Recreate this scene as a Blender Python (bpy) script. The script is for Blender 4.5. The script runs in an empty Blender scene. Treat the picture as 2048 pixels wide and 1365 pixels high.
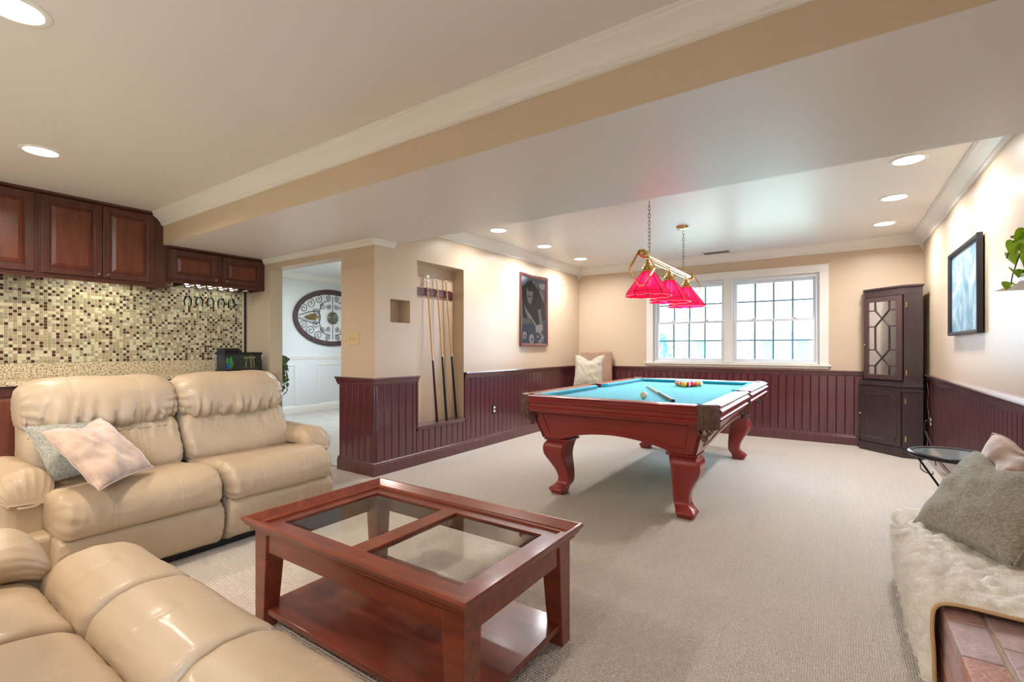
import bpy, bmesh, math, random
from mathutils import Vector, Matrix, noise
random.seed(7)
PI = math.pi
S = bpy.context.scene
COL = S.collection
XL, YF, XR, YC, CEIL = -3.46, 7.02, 0.80, 2.87, 2.44
BEAM0, BEAM1, BEAMZ = 1.90, 3.13, 2.15
XB, YB = -5.62, -2.4

# ------------------------------------------------------------------ camera
cd = bpy.data.cameras.new('camera'); cam = bpy.data.objects.new('camera', cd); COL.objects.link(cam)
cam.location = (0, 0, 1.16); cam.rotation_euler = (PI / 2, 0, math.radians(34.25))
cd.sensor_width = 36; cd.lens = 955 / 2048 * 36; cd.shift_y = 14.5 / 2048; cd.clip_start = 0.02
S.camera = cam
# ------------------------------------------------------------------ world, daylight, exposure
S.view_settings.view_transform = 'Standard'; S.view_settings.look = 'None'
S.view_settings.gamma = 1; S.view_settings.use_curve_mapping = False
S.view_settings.exposure = 1.22
W = bpy.data.worlds.new('sky'); S.world = W; W.use_nodes = True
bg = W.node_tree.nodes['Background']
bg.inputs[0].default_value = (0.60, 0.78, 1.0, 1); bg.inputs[1].default_value = 15.0

def lamp(kind, name, loc, energy, color, size=None, size_y=None, rot=None, parent=None, portal=False, **kw):
    ld = bpy.data.lights.new(name, kind); ld.energy = energy; ld.color = color
    if kind == 'AREA':
        ld.shape = 'RECTANGLE' if size_y else 'DISK'; ld.size = size
        if size_y: ld.size_y = size_y
        if portal: ld.cycles.is_portal = True
    for k, v in kw.items(): setattr(ld, k, v)
    o = bpy.data.objects.new(name, ld); COL.objects.link(o)
    o.location = loc
    if rot: o.rotation_euler = rot
    if parent: o.parent = parent
    return o
# portals guide sky light through the real openings
lamp('AREA', 'portal', (-1.22, 7.2, 1.52), 1, (1, 1, 1), 2.1, 1.2, (-PI / 2, 0, 0), portal=True)
lamp('AREA', 'portal', (XR + .15, -1.3, 1.1), 1, (1, 1, 1), 2.1, 2.1, (0, PI / 2, 0), portal=True)
lamp('AREA', 'portal', (-6.45, 7.2, 1.5), 1, (1, 1, 1), .9, 1.2, (-PI / 2, 0, 0), portal=True)
WARM = (1.0, 0.74, 0.49); COOL = (0.97, 0.97, 1.0)

# ------------------------------------------------------------------ materials
def srgb(r, g, b):
    f = lambda c: (c / 255 / 12.92) if c / 255 <= .04045 else ((c / 255 + .055) / 1.055) ** 2.4
    return (f(r), f(g), f(b), 1)
def mat(name, col, rough=.5, metal=0, spec=.5, var=0, vscale=5, bump=0, bscale=50, stretch=(1, 1, 1), coat=0, trans=0, ior=1.45, sheen=0, emis=None, estr=0, alpha=1):
    m = bpy.data.materials.new(name); m.use_nodes = True
    nt = m.node_tree; N = nt.nodes; L = nt.links; p = N['Principled BSDF']
    p.inputs['Base Color'].default_value = col; p.inputs['Roughness'].default_value = rough
    p.inputs['Metallic'].default_value = metal; p.inputs['Specular IOR Level'].default_value = spec
    p.inputs['Coat Weight'].default_value = coat; p.inputs['Coat Roughness'].default_value = .12
    p.inputs['Transmission Weight'].default_value = trans; p.inputs['IOR'].default_value = ior
    p.inputs['Sheen Weight'].default_value = sheen; p.inputs['Alpha'].default_value = alpha
    if emis: p.inputs['Emission Color'].default_value = emis; p.inputs['Emission Strength'].default_value = estr
    if var or bump:
        tc = N.new('ShaderNodeTexCoord'); mp = N.new('ShaderNodeMapping'); mp.inputs['Scale'].default_value = stretch
        L.new(tc.outputs['Object'], mp.inputs['Vector'])
    if var:
        n = N.new('ShaderNodeTexNoise'); n.inputs['Scale'].default_value = vscale; n.inputs['Detail'].default_value = 6
        L.new(mp.outputs[0], n.inputs['Vector'])
        mx = N.new('ShaderNodeMix'); mx.data_type = 'RGBA'; mx.blend_type = 'MIX'
        mx.inputs['A'].default_value = tuple(min(1, c * (1 + var)) for c in col[:3]) + (1,)
        mx.inputs['B'].default_value = tuple(c * (1 - var) for c in col[:3]) + (1,)
        r = N.new('ShaderNodeMapRange'); r.inputs[1].default_value = .35; r.inputs[2].default_value = .65
        L.new(n.outputs['Fac'], r.inputs[0]); L.new(r.outputs[0], mx.inputs['Factor'])
        L.new(mx.outputs['Result'], p.inputs['Base Color'])
    if bump:
        n2 = N.new('ShaderNodeTexNoise'); n2.inputs['Scale'].default_value = bscale; n2.inputs['Detail'].default_value = 4
        L.new(mp.outputs[0], n2.inputs['Vector'])
        b = N.new('ShaderNodeBump'); b.inputs['Strength'].default_value = bump; b.inputs['Distance'].default_value = .01
        L.new(n2.outputs['Fac'], b.inputs['Height']); L.new(b.outputs[0], p.inputs['Normal'])
    return m
M = {}
M['paint'] = mat('wall_paint', srgb(210, 188, 160), .36, bump=.03, bscale=120)
M['paint_hall'] = mat('hall_paint', srgb(222, 224, 222), .5)
M['ceil'] = mat('ceiling_paint', srgb(232, 227, 222), .40)
M['white'] = mat('white_trim', srgb(238, 234, 226), .35)
M['grille'] = mat('backlit_shade_grille', srgb(120, 150, 164), .4)  # white grilles; their backlit shade is put into the blue-grey colour
M['vinyl'] = mat('white_vinyl', srgb(228, 234, 238), .3)
M['maho'] = mat('mahogany_stain', srgb(92, 46, 50), .3, var=.22, vscale=6, stretch=(8, 8, .7), coat=1, bump=.02, bscale=60)
M['maho_dark'] = mat('mahogany_groove', srgb(50, 20, 20), .5)
M['cherry'] = mat('cherry_table', srgb(124, 58, 38), .3, var=.2, vscale=5, stretch=(1, 6, 6), coat=.35)
M['cherry_x'] = mat('cherry_shelf', srgb(112, 50, 36), .3, var=.28, vscale=3.5, stretch=(1, 5, 5), coat=.35)
M['pool'] = mat('pool_table_wood', srgb(144, 50, 46), .3, var=.08, vscale=4, stretch=(1, 1, 3), coat=.3)
M['espresso'] = mat('espresso_wood', srgb(60, 46, 47), .28, var=.12, vscale=6, stretch=(6, 6, .8), coat=.3)
M['cab'] = mat('cabinet_wood', srgb(104, 52, 34), .35, var=.2, vscale=5, stretch=(5, 5, .8), coat=.2)
M['cab_dark'] = mat('cabinet_frame_wood', srgb(82, 42, 32), .35, var=.2, vscale=5, stretch=(5, 5, .8), coat=.2)
M['felt'] = mat('teal_felt', srgb(46, 178, 198), .95, spec=.1, sheen=.3, bump=.05, bscale=900)
M['leather'] = mat('tan_leather', srgb(180, 157, 128), .42, var=.05, vscale=3, bump=.12, bscale=260, coat=.08)
M['leather_thread'] = mat('leather_thread', srgb(222, 200, 168), .6)
M['gravel_leather'] = mat('pocket_leather', srgb(112, 84, 76), .5, var=.2, vscale=30, bump=.2, bscale=90)
M['brass'] = mat('polished_brass', srgb(214, 182, 120), .18, metal=1)
M['steel'] = mat('satin_steel', srgb(190, 188, 182), .25, metal=1)
M['black'] = mat('black_metal', srgb(28, 28, 30), .35)
M['glass'] = mat('clear_glass', (1, 1, 1, 1), .02, trans=1, ior=1.45)
M['plastic'] = mat('ivory_plastic', srgb(216, 190, 140), .4)
M['plate_w'] = mat('white_plastic', srgb(240, 238, 234), .4)
M['floor_tile'] = mat('hall_tile', srgb(196, 190, 180), .35, var=.06, vscale=6)
M['grout'] = mat('grout', srgb(160, 152, 142), .8)
M['brick'] = mat('hearth_brick', srgb(196, 158, 150), .5, var=.16, vscale=14, bump=.5, bscale=70)
M['brick2'] = mat('hearth_brick_orange', srgb(196, 142, 124), .5, var=.16, vscale=14, bump=.5, bscale=70)
M['brick3'] = mat('hearth_brick_grey', srgb(190, 164, 164), .5, var=.16, vscale=14, bump=.5, bscale=70)
M['mortar'] = mat('mortar', srgb(206, 194, 172), .9, bump=.5, bscale=140)
M['fur'] = mat('cream_fur', srgb(253, 246, 236), .9, var=.06, vscale=18, sheen=.5, bump=.4, bscale=160)
M['hem'] = mat('fur_hem', srgb(208, 174, 130), .8)
M['p_tan'] = mat('tan_velvet', srgb(180, 152, 130), .75, var=.24, vscale=12, sheen=.6, bump=.12, bscale=120)
M['p_green'] = mat('sage_chenille', srgb(178, 174, 154), .9, var=.30, vscale=70, stretch=(1, 2.2, 1), sheen=.4, bump=1, bscale=170)
M['p_cream'] = mat('cream_linen', srgb(184, 174, 154), .9, var=.06, vscale=20, bump=.2, bscale=200)
M['chair_f'] = mat('beige_upholstery', srgb(166, 134, 110), .85, var=.06, vscale=20, bump=.1, bscale=200)
M['leaf'] = mat('green_leaf', srgb(160, 200, 50), .35, var=.3, vscale=12)
M['leaf2'] = mat('dull_green_leaf', srgb(98, 116, 74), .5, var=.35, vscale=12)
M['stem'] = mat('stem', srgb(74, 62, 40), .6)
M['pot'] = mat('white_pot', srgb(232, 232, 228), .4)
M['cue_l'] = mat('maple_shaft', srgb(216, 170, 112), .3)
M['cue_r'] = mat('dark_red_butt', srgb(70, 24, 30), .25)
M['cue_g'] = mat('dark_green_butt', srgb(24, 44, 40), .25)
M['led'] = mat('led_lens', (1, 1, 1, 1), .5, emis=(1, .93, .82, 1), estr=6)
M['water'] = mat('tank_water', srgb(190, 210, 200), .02, trans=1, ior=1.33)

def carpet_material():
    m = bpy.data.materials.new('loop_carpet'); m.use_nodes = True
    nt = m.node_tree; N = nt.nodes; L = nt.links; p = N['Principled BSDF']
    p.inputs['Roughness'].default_value = .95; p.inputs['Specular IOR Level'].default_value = .1
    p.inputs['Sheen Weight'].default_value = .2
    tc = N.new('ShaderNodeTexCoord')
    wob = N.new('ShaderNodeTexNoise'); wob.inputs['Scale'].default_value = 9
    L.new(tc.outputs['Object'], wob.inputs['Vector'])
    add = N.new('ShaderNodeVectorMath'); add.operation = 'MULTIPLY_ADD'; add.inputs[1].default_value = (.008, .008, 0)
    L.new(wob.outputs['Color'], add.inputs[0]); L.new(tc.outputs['Object'], add.inputs[2])
    hs = []
    for ang, sc in ((0, 190), (PI / 2, 130)):
        mp = N.new('ShaderNodeMapping'); mp.inputs['Rotation'].default_value = (0, 0, ang)
        L.new(add.outputs[0], mp.inputs['Vector'])
        w = N.new('ShaderNodeTexWave'); w.inputs['Scale'].default_value = sc / 3.14 / 1.6; w.inputs['Distortion'].default_value = 1.2
        w.inputs['Detail'].default_value = 1; w.inputs['Detail Scale'].default_value = 2
        L.new(mp.outputs[0], w.inputs['Vector']); hs.append(w.outputs['Fac'])
    mul = N.new('ShaderNodeMath'); mul.operation = 'MULTIPLY'; L.new(hs[0], mul.inputs[0]); L.new(hs[1], mul.inputs[1])
    n = N.new('ShaderNodeTexNoise'); n.inputs['Scale'].default_value = 120; n.inputs['Detail'].default_value = 3
    L.new(tc.outputs['Object'], n.inputs['Vector'])
    n3 = N.new('ShaderNodeTexNoise'); n3.inputs['Scale'].default_value = 1.3; L.new(tc.outputs['Object'], n3.inputs['Vector'])
    rmp = N.new('ShaderNodeValToRGB'); e = rmp.color_ramp.elements
    e[0].position = .0; e[0].color = srgb(176, 161, 144); e[1].position = .46; e[1].color = srgb(242, 231, 217)
    ad = N.new('ShaderNodeMath'); ad.operation = 'MULTIPLY_ADD'; ad.inputs[1].default_value = .5
    L.new(n.outputs['Fac'], ad.inputs[0]); L.new(mul.outputs[0], ad.inputs[2])
    sb = N.new('ShaderNodeMath'); sb.operation = 'SUBTRACT'; sb.inputs[1].default_value = .12; L.new(ad.outputs[0], sb.inputs[0])
    L.new(sb.outputs[0], rmp.inputs['Fac']); L.new(rmp.outputs[0], p.inputs['Base Color'])
    b = N.new('ShaderNodeBump'); b.inputs['Strength'].default_value = .8; b.inputs['Distance'].default_value = .008
    L.new(ad.outputs[0], b.inputs['Height']); L.new(b.outputs[0], p.inputs['Normal'])
    return m
M['carpet'] = carpet_material()
def granite_material():
    m = mat('granite', srgb(198, 178, 140), .22, coat=.2); nt = m.node_tree; N = nt.nodes; L = nt.links; p = N['Principled BSDF']
    tc = N.new('ShaderNodeTexCoord'); n = N.new('ShaderNodeTexNoise'); n.inputs['Scale'].default_value = 85; n.inputs['Detail'].default_value = 5
    L.new(tc.outputs['Object'], n.inputs['Vector'])
    r = N.new('ShaderNodeValToRGB'); e = r.color_ramp.elements
    e[0].position = .36; e[0].color = srgb(112, 92, 68); e[1].position = .62; e[1].color = srgb(222, 208, 176)
    x = r.color_ramp.elements.new(.46); x.color = srgb(192, 170, 130)
    L.new(n.outputs['Fac'], r.inputs['Fac']); L.new(r.outputs[0], p.inputs['Base Color']); return m
M['granite'] = granite_material()
def red_glass():
    m = bpy.data.materials.new('red_stained_glass'); m.use_nodes = True
    nt = m.node_tree; N = nt.nodes; L = nt.links; p = N['Principled BSDF']
    p.inputs['Base Color'].default_value = (.85, .006, .07, 1); p.inputs['Roughness'].default_value = .15
    tr = N.new('ShaderNodeBsdfTranslucent'); tr.inputs[0].default_value = (1, .012, .10, 1)
    t2 = N.new('ShaderNodeBsdfTransparent'); t2.inputs[0].default_value = (1, .02, .10, 1)
    m1 = N.new('ShaderNodeMixShader'); m1.inputs[0].default_value = .6; L.new(p.outputs[0], m1.inputs[1]); L.new(tr.outputs[0], m1.inputs[2])
    m2 = N.new('ShaderNodeMixShader'); m2.inputs[0].default_value = .22; L.new(m1.outputs[0], m2.inputs[1]); L.new(t2.outputs[0], m2.inputs[2])
    L.new(m2.outputs[0], N['Material Output'].inputs['Surface']); return m
M['redglass'] = red_glass()
def thin_glass(name, tint=(1, 1, 1, 1), rough=.02):
    m = bpy.data.materials.new(name); m.use_nodes = True
    nt = m.node_tree; N = nt.nodes; L = nt.links
    for n in list(N):
        if n.type == 'BSDF_PRINCIPLED': N.remove(n)
    t = N.new('ShaderNodeBsdfTransparent'); t.inputs[0].default_value = tint
    g = N.new('ShaderNodeBsdfGlossy'); g.inputs['Roughness'].default_value = rough
    fr = N.new('ShaderNodeFresnel'); fr.inputs[0].default_value = 1.5
    mx = N.new('ShaderNodeMixShader'); L.new(fr.outputs[0], mx.inputs[0]); L.new(t.outputs[0], mx.inputs[1]); L.new(g.outputs[0], mx.inputs[2])
    L.new(mx.outputs[0], N['Material Output'].inputs['Surface']); return m
M['pane'] = thin_glass('window_pane_glass', (.97, .99, 1, 1))
M['tglass'] = thin_glass('table_glass', (.96, .985, .98, 1))
M['cglass'] = thin_glass('smoky_cabinet_glass', (.50, .53, .55, 1), .30)
M['kglass'] = thin_glass('tank_glass', (.9, .95, .92, 1))
M['wglass'] = thin_glass('stemware_glass', (.93, .95, .95, 1))

# ------------------------------------------------------------------ mesh helpers
OFF = {}
class MB:
    def __init__(s): s.v = []; s.f = []; s.mi = []
    def add(s, vs, fs, mi=0):
        n = len(s.v); s.v += [Vector(v) for v in vs]
        for f in fs: s.f.append([n + i for i in f]); s.mi.append(mi)
        return s
    def box(s, x0, x1, y0, y1, z0, z1, mi=0, mtx=None):
        vs = [Vector((x, y, z)) for x in (x0, x1) for y in (y0, y1) for z in (z0, z1)]
        if mtx: vs = [mtx @ v for v in vs]
        return s.add(vs, [(0, 1, 3, 2), (4, 6, 7, 5), (0, 4, 5, 1), (2, 3, 7, 6), (0, 2, 6, 4), (1, 5, 7, 3)], mi)
    def frustum(s, c0, w0, d0, c1, w1, d1, mi=0):
        vs = []
        for c, w, d in ((c0, w0, d0), (c1, w1, d1)):
            for sx, sy in ((-1, -1), (1, -1), (1, 1), (-1, 1)): vs.append((c[0] + sx * w / 2, c[1] + sy * d / 2, c[2]))
        return s.add(vs, [(3, 2, 1, 0), (4, 5, 6, 7), (0, 1, 5, 4), (1, 2, 6, 5), (2, 3, 7, 6), (3, 0, 4, 7)], mi)
    def cyl(s, p0, p1, r0, r1=None, n=16, mi=0, cap=True):
        p0, p1 = Vector(p0), Vector(p1); r1 = r0 if r1 is None else r1
        d = (p1 - p0).normalized(); a = d.orthogonal().normalized(); b = d.cross(a)
        vs = []
        for p, r in ((p0, r0), (p1, r1)):
            for i in range(n):
                t = 2 * PI * i / n; vs.append(p + a * (r * math.cos(t)) + b * (r * math.sin(t)))
        fs = [(i, (i + 1) % n, n + (i + 1) % n, n + i) for i in range(n)]
        if cap: fs += [tuple(range(n))[::-1], tuple(range(n, 2 * n))]
        return s.add(vs, fs, mi)
    def tube(s, pts, r, n=8, closed=False, mi=0, flat=None):
        pts = [Vector(p) for p in pts]; k = len(pts); vs = []; fs = []
        prev = None
        for i, p in enumerate(pts):
            if closed: d = pts[(i + 1) % k] - pts[i - 1]
            else: d = pts[min(i + 1, k - 1)] - pts[max(i - 1, 0)]
            d.normalize()
            if prev is None: a = d.orthogonal().normalized()
            else:
                a = prev - d * prev.dot(d)
                a = a.normalized() if a.length > 1e-6 else d.orthogonal().normalized()
            prev = a; b = d.cross(a)
            rr = r[i] if isinstance(r, (list, tuple)) else r
            for j in range(n):
                t = 2 * PI * j / n; vs.append(p + a * (rr * math.cos(t)) + b * (rr * math.sin(t)))
        for i in range(k if closed else k - 1):
            q = (i + 1) % k
            for j in range(n): fs.append((i * n + j, i * n + (j + 1) % n, q * n + (j + 1) % n, q * n + j))
        if not closed: fs += [tuple(range(n))[::-1], tuple(range((k - 1) * n, k * n))]
        return s.add(vs, fs, mi)
    def lathe(s, prof, c=(0, 0, 0), n=24, mi=0, axis='z', close=True):
        vs = []; c = Vector(c); k = len(prof)
        for r, h in prof:
            for j in range(n):
                t = 2 * PI * j / n
                q = (r * math.cos(t), r * math.sin(t), h)
                if axis == 'x': q = (h, q[0], q[1])
                if axis == 'y': q = (q[0], h, q[1])
                vs.append(c + Vector(q))
        fs = [(i * n + j, i * n + (j + 1) % n, (i + 1) * n + (j + 1) % n, (i + 1) * n + j) for i in range(k - 1) for j in range(n)]
        if close: fs += [tuple(range(n))[::-1], tuple(range((k - 1) * n, k * n))]
        return s.add(vs, fs, mi)
    def sphere(s, c, r, n=16, m=10, mi=0, sc=(1, 1, 1)):
        c = Vector(c); vs = [c + Vector((0, 0, -r * sc[2]))]; fs = []
        for i in range(1, m):
            a = -PI / 2 + PI * i / m
            for j in range(n):
                t = 2 * PI * j / n
                vs.append(c + Vector((r * math.cos(a) * math.cos(t) * sc[0], r * math.cos(a) * math.sin(t) * sc[1], r * math.sin(a) * sc[2])))
        vs.append(c + Vector((0, 0, r * sc[2]))); top = len(vs) - 1
        for j in range(n): fs.append((0, 1 + (j + 1) % n, 1 + j)); fs.append((top, 1 + (m - 2) * n + j, 1 + (m - 2) * n + (j + 1) % n))
        for i in range(m - 2):
            for j in range(n): fs.append((1 + i * n + j, 1 + i * n + (j + 1) % n, 1 + (i + 1) * n + (j + 1) % n, 1 + (i + 1) * n + j))
        return s.add(vs, fs, mi)
    def prism(s, prof, p0, p1, out, up=(0, 0, 1), mi=0, m0=0, m1=0):
        """profile (out, up) swept p0->p1; m0/m1 mitre: shift along the run per unit of 'out'"""
        p0, p1, out, up = Vector(p0), Vector(p1), Vector(out), Vector(up); d = (p1 - p0).normalized(); n = len(prof)
        vs = [p0 + out * u + up * w + d * (m0 * u) for u, w in prof] + [p1 + out * u + up * w + d * (m1 * u) for u, w in prof]
        fs = [(i, (i + 1) % n, n + (i + 1) % n, n + i) for i in range(n)] + [tuple(range(n))[::-1], tuple(range(n, 2 * n))]
        return s.add(vs, fs, mi)
    def poly(s, pts, ex, mi=0):
        """planar polygon (3D pts) extruded by vector ex"""
        ex = Vector(ex); n = len(pts); a = [Vector(p) for p in pts]; vs = a + [p + ex for p in a]
        fs = [(i, (i + 1) % n, n + (i + 1) % n, n + i) for i in range(n)] + [tuple(range(n))[::-1], tuple(range(n, 2 * n))]
        return s.add(vs, fs, mi)
    def build(s, name, m, parent=None, smooth=False, bevel=0, seg=2, angle=40, origin=None, mtx=None, local=False, **props):
        vs = s.v
        if mtx: vs = [mtx @ v for v in vs]
        if parent is not None: off = Vector((0, 0, 0)) if local else OFF.get(parent.name, Vector((0, 0, 0)))
        elif origin is not None: off = Vector(origin)
        else:
            xs = [v.x for v in vs]; ys = [v.y for v in vs]; zs = [v.z for v in vs]
            off = Vector(((min(xs) + max(xs)) / 2, (min(ys) + max(ys)) / 2, min(zs)))
        me = bpy.data.meshes.new(name); me.from_pydata([v - off for v in vs], [], s.f)
        bm = bmesh.new(); bm.from_mesh(me); bmesh.ops.recalc_face_normals(bm, faces=bm.faces); bm.to_mesh(me); bm.free()
        ms = m if isinstance(m, (list, tuple)) else [m]
        for q in ms: me.materials.append(q)
        if len(ms) > 1: me.polygons.foreach_set('material_index', s.mi)
        if smooth:
            me.polygons.foreach_set('use_smooth', [True] * len(me.polygons))
            if angle < 180: me.set_sharp_from_angle(angle=math.radians(angle))
        me.update()
        o = bpy.data.objects.new(name, me); COL.objects.link(o)
        if bevel:
            b = o.modifiers.new('bevel', 'BEVEL'); b.width = bevel; b.segments = seg; b.limit_method = 'ANGLE'; b.angle_limit = math.radians(35)
        if parent is not None: o.parent = parent; OFF[o.name] = off
        else: o.location = off; OFF[o.name] = off
        for k, v in props.items(): o[k] = v
        return o
def tag(o, label, cat, group=None):
    o['label'] = label; o['category'] = cat
    if group: o['group'] = group
    return o
def thing(name, label, cat, loc=(0, 0, 0), rotz=0, group=None, local=False):
    o = bpy.data.objects.new(name, None); COL.objects.link(o); o.location = loc; o.rotation_euler = (0, 0, rotz)
    o.empty_display_size = .1
    OFF[o.name] = Vector((0, 0, 0)) if local else Vector(loc)
    return tag(o, label, cat, group)
def copy_tree(o, parent=None):
    c = o.copy(); COL.objects.link(c)
    if parent is not None: c.parent = parent
    for ch in list(o.children): copy_tree(ch, c)
    return c
def struct(name, mb, m, **kw):
    o = mb.build(name, m, **kw); o['kind'] = 'structure'; return o
def catmull(pts, per=6, closed=True):
    n = len(pts); out = []; P = [Vector(p) for p in pts]
    rng = range(n) if closed else range(n - 1)
    for i in rng:
        if closed: a, b, c, d = P[i - 1], P[i], P[(i + 1) % n], P[(i + 2) % n]
        else: a, b, c, d = P[max(i - 1, 0)], P[i], P[i + 1], P[min(i + 2, n - 1)]
        for k in range(per):
            t = k / per
            out.append(.5 * ((2 * b) + (c - a) * t + (2 * a - 5 * b + 4 * c - d) * t * t + (3 * b - a - 3 * c + d) * t ** 3))
    if not closed: out.append(P[-1])
    return out

# ------------------------------------------------------------------ room shell
YW = YF + .14
m = MB(); m.box(XB, XR + .1, YB, YW, -.12, -.0)
struct('floor', m, M['carpet'])
# the hallway floor: a grouted bed with separate tiles
m = MB(); m.box(-8.1, XL - .45, YC + .02, YW, -.1, .002)
hf = struct('floor_hallway', m, M['grout'])
hf['label'] = 'pale tiled hallway floor'
tsh = None; ty = YC + .03; T = .455
for i in range(9):
    for j in range(9):
        x0 = -8.08 + i * T; y0 = ty + j * T
        if x0 + T > XL - .4 or y0 + T > YW: continue
        if tsh is None:
            t_ = MB(); t_.box(-T / 2 + .003, T / 2 - .003, -T / 2 + .003, T / 2 - .003, 0, .006)
            tsh = t_.build('tile', M['floor_tile'], hf, local=True, bevel=.002); o = tsh
        else: o = tsh.copy(); COL.objects.link(o)
        o.location = Vector((x0 + T / 2, y0 + T / 2, .002)) - OFF[hf.name]
m = MB(); m.box(XB, XR + .1, YB, BEAM0, CEIL, CEIL + .1); m.box(XL - .4, XR + .1, BEAM1, YW, CEIL, CEIL + .1)
struct('ceiling', m, M['ceil'])
m = MB(); m.box(-8.1, XL - .4, YC, YW, 2.5, 2.6); struct('ceiling_hallway', m, M['ceil'])
m = MB(); m.box(XB, XR + .1, BEAM0, YC, BEAMZ, CEIL + .1); m.box(XL, XR + .1, YC, BEAM1, BEAMZ, CEIL + .1)
m.box(XL - .05, XL, YC, BEAM1, BEAMZ + .01, CEIL)
m2 = MB(); m2.box(XB, XR + .1, BEAM0 - .004, BEAM0, BEAMZ, CEIL)
struct('ceiling_soffit', m, M['ceil'])
struct('wall_soffit_face', m2, M['paint'])

# left wall: solid core + face slab with two recesses
NY0, NY1, NZ0, NZ1 = 3.40, 4.12, .375, 2.04
SY0, SY1, SZ0, SZ1 = 3.055, 3.305, 1.405, 1.625
m = MB(); m.box(-3.94, XL - .15, YC, YW, 0, CEIL)
X0, X1 = XL - .15, XL
m.box(X0, X1, YC, SY0, 0, CEIL); m.box(X0, X1, SY0, SY1, 0, SZ0); m.box(X0, X1, SY0, SY1, SZ1, CEIL)
m.box(X0, X1, SY1, NY0, 0, CEIL); m.box(X0, X1, NY0, NY1, 0, NZ0); m.box(X0, X1, NY0, NY1, NZ1, CEIL); m.box(X0, X1, NY1, YW, 0, CEIL)
wl = struct('wall_left', m, M['paint'])
# wall plane y = YC: header over the opening + stub beside the bar
m = MB(); m.box(-5.20, -3.94, YC, YC + .14, 2.04, BEAMZ + .3); m.box(XB - .05, -5.20, YC, YC + .14, 0, BEAMZ + .3)
struct('wall_hallway_opening', m, M['paint'])
# bar wall
m = MB(); m.box(XB - .1, XB, YB, YC, 0, CEIL); wb = struct('wall_bar', m, M['paint'])
# far wall around the window pair
WX0, WX1, WZ0, WZ1 = -2.255, -.175, .965, 2.10
m = MB(); m.box(-3.6, WX0, YF, YW, 0, CEIL); m.box(WX1, XR + .1, YF, YW, 0, CEIL); m.box(WX0, WX1, YF, YW, 0, WZ0); m.box(WX0, WX1, YF, YW, WZ1, CEIL)
wf = struct('wall_far', m, M['paint'])
m = MB(); m.box(XR, XR + .1, -.25, YF, 0, CEIL); m.box(XR, XR + .1, YB, -2.3, 0, CEIL); m.box(XR, XR + .1, -2.3, -.25, 2.12, CEIL); wr = struct('wall_right', m, M['paint'])
# rear wall behind the camera; a glazed patio door sits in the right wall behind the camera
m = MB(); m.box(XB, XR + .1, YB - .12, YB, 0, CEIL)
struct('wall_rear', m, M['paint'])
m = MB()
for y0, y1 in ((-2.3, -2.23), (-1.31, -1.24), (-.32, -.25)): m.box(XR + .02, XR + .08, y0, y1, 0, 2.12)
m.box(XR + .02, XR + .08, -2.3, -.25, 2.05, 2.12); m.box(XR + .02, XR + .08, -2.3, -.25, 0, .06)
dr = struct('door_1', m, M['vinyl'])
for a, b in ((-2.23, -1.31), (-1.24, -.32)): MB().box(XR + .047, XR + .053, a, b, .06, 2.05).build('pane', M['pane'], dr)
# hallway walls
m = MB(); m.box(-8.1, -7.97, YC, YW, 0, 2.5); whl = struct('wall_hallway', m, M['paint_hall'])
m = MB(); m.box(-8.1, XB - .05, YC - .1, YC, 0, 2.5); struct('wall_hallway_near', m, M['paint_hall'])
m = MB(); m.box(-7.97, -6.9, YF, YW, 0, 2.5); m.box(-6.0, XL - .4, YF, YW, 0, 2.5); m.box(-6.9, -6.0, YF, YW, 0, .9); m.box(-6.9, -6.0, YF, YW, 2.1, 2.5)
struct('wall_hallway_end', m, M['paint_hall'])
m = MB()
for a, b in ((-6.9, -6.84), (-6.06, -6.0)): m.box(a, b, YF + .02, YF + .09, .9, 2.1)
m.box(-6.9, -6.0, YF + .02, YF + .09, .9, .96); m.box(-6.9, -6.0, YF + .02, YF + .09, 2.04, 2.1)
w3 = struct('window_3', m, M['vinyl']); MB().box(-6.84, -6.06, YF + .05, YF + .056, .96, 2.04).build('pane', M['pane'], w3)

# crown mouldings
CR = [(0, 0), (.10, 0), (.10, -.012), (.09, -.016), (.088, -.026), (.078, -.034), (.062, -.044), (.046, -.058), (.034, -.074), (.026, -.084), (.026, -.092), (.018, -.096), (.018, -.108), (.008, -.113), (0, -.113)]
CRS = [(0, 0), (.045, 0), (.045, -.008), (.036, -.016), (.022, -.03), (.014, -.04), (.014, -.05), (0, -.052)]
def crown(name, p0, p1, out, prof=CR, m0=0, m1=0, sm='white'):
    return struct(name, MB().prism(prof, p0, p1, out, m0=m0, m1=m1), M[sm], smooth=True, angle=25)
crown('trim_1', (XL, BEAM1, CEIL), (XL, YF, CEIL), (1, 0, 0), m1=-1)
crown('trim_2', (XL, YF, CEIL), (XR, YF, CEIL), (0, -1, 0), m0=1, m1=-1)
crown('trim_3', (XR, BEAM1, CEIL), (XR, YF, CEIL), (-1, 0, 0), m1=-1)
crown('trim_4', (-5.32, BEAM0 - .004, CEIL), (XR, BEAM0 - .004, CEIL), (0, -1, 0))
crown('trim_5', (XL, YC, BEAMZ), (XL, BEAM1 - .03, BEAMZ), (1, 0, 0), CRS, m0=-1)
crown('trim_6', (XB + .30, YC, BEAMZ), (XL, YC, BEAMZ), (0, -1, 0), CRS, m1=1)
for i, (x, y, sx) in enumerate(((XL, YF, 1), (XR, YF, -1))):
    m = MB()
    m.add([(x, y, CEIL - .09), (x + sx * .055, y, CEIL - .09), (x + sx * .055, y - .055, CEIL - .09), (x, y - .055, CEIL - .09), (x, y, CEIL - .19)], [(0, 1, 2, 3), (0, 4, 1), (1, 4, 2), (2, 4, 3), (3, 4, 0)])
    struct('trim_%d' % (7 + i), m, M['white'])

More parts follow.
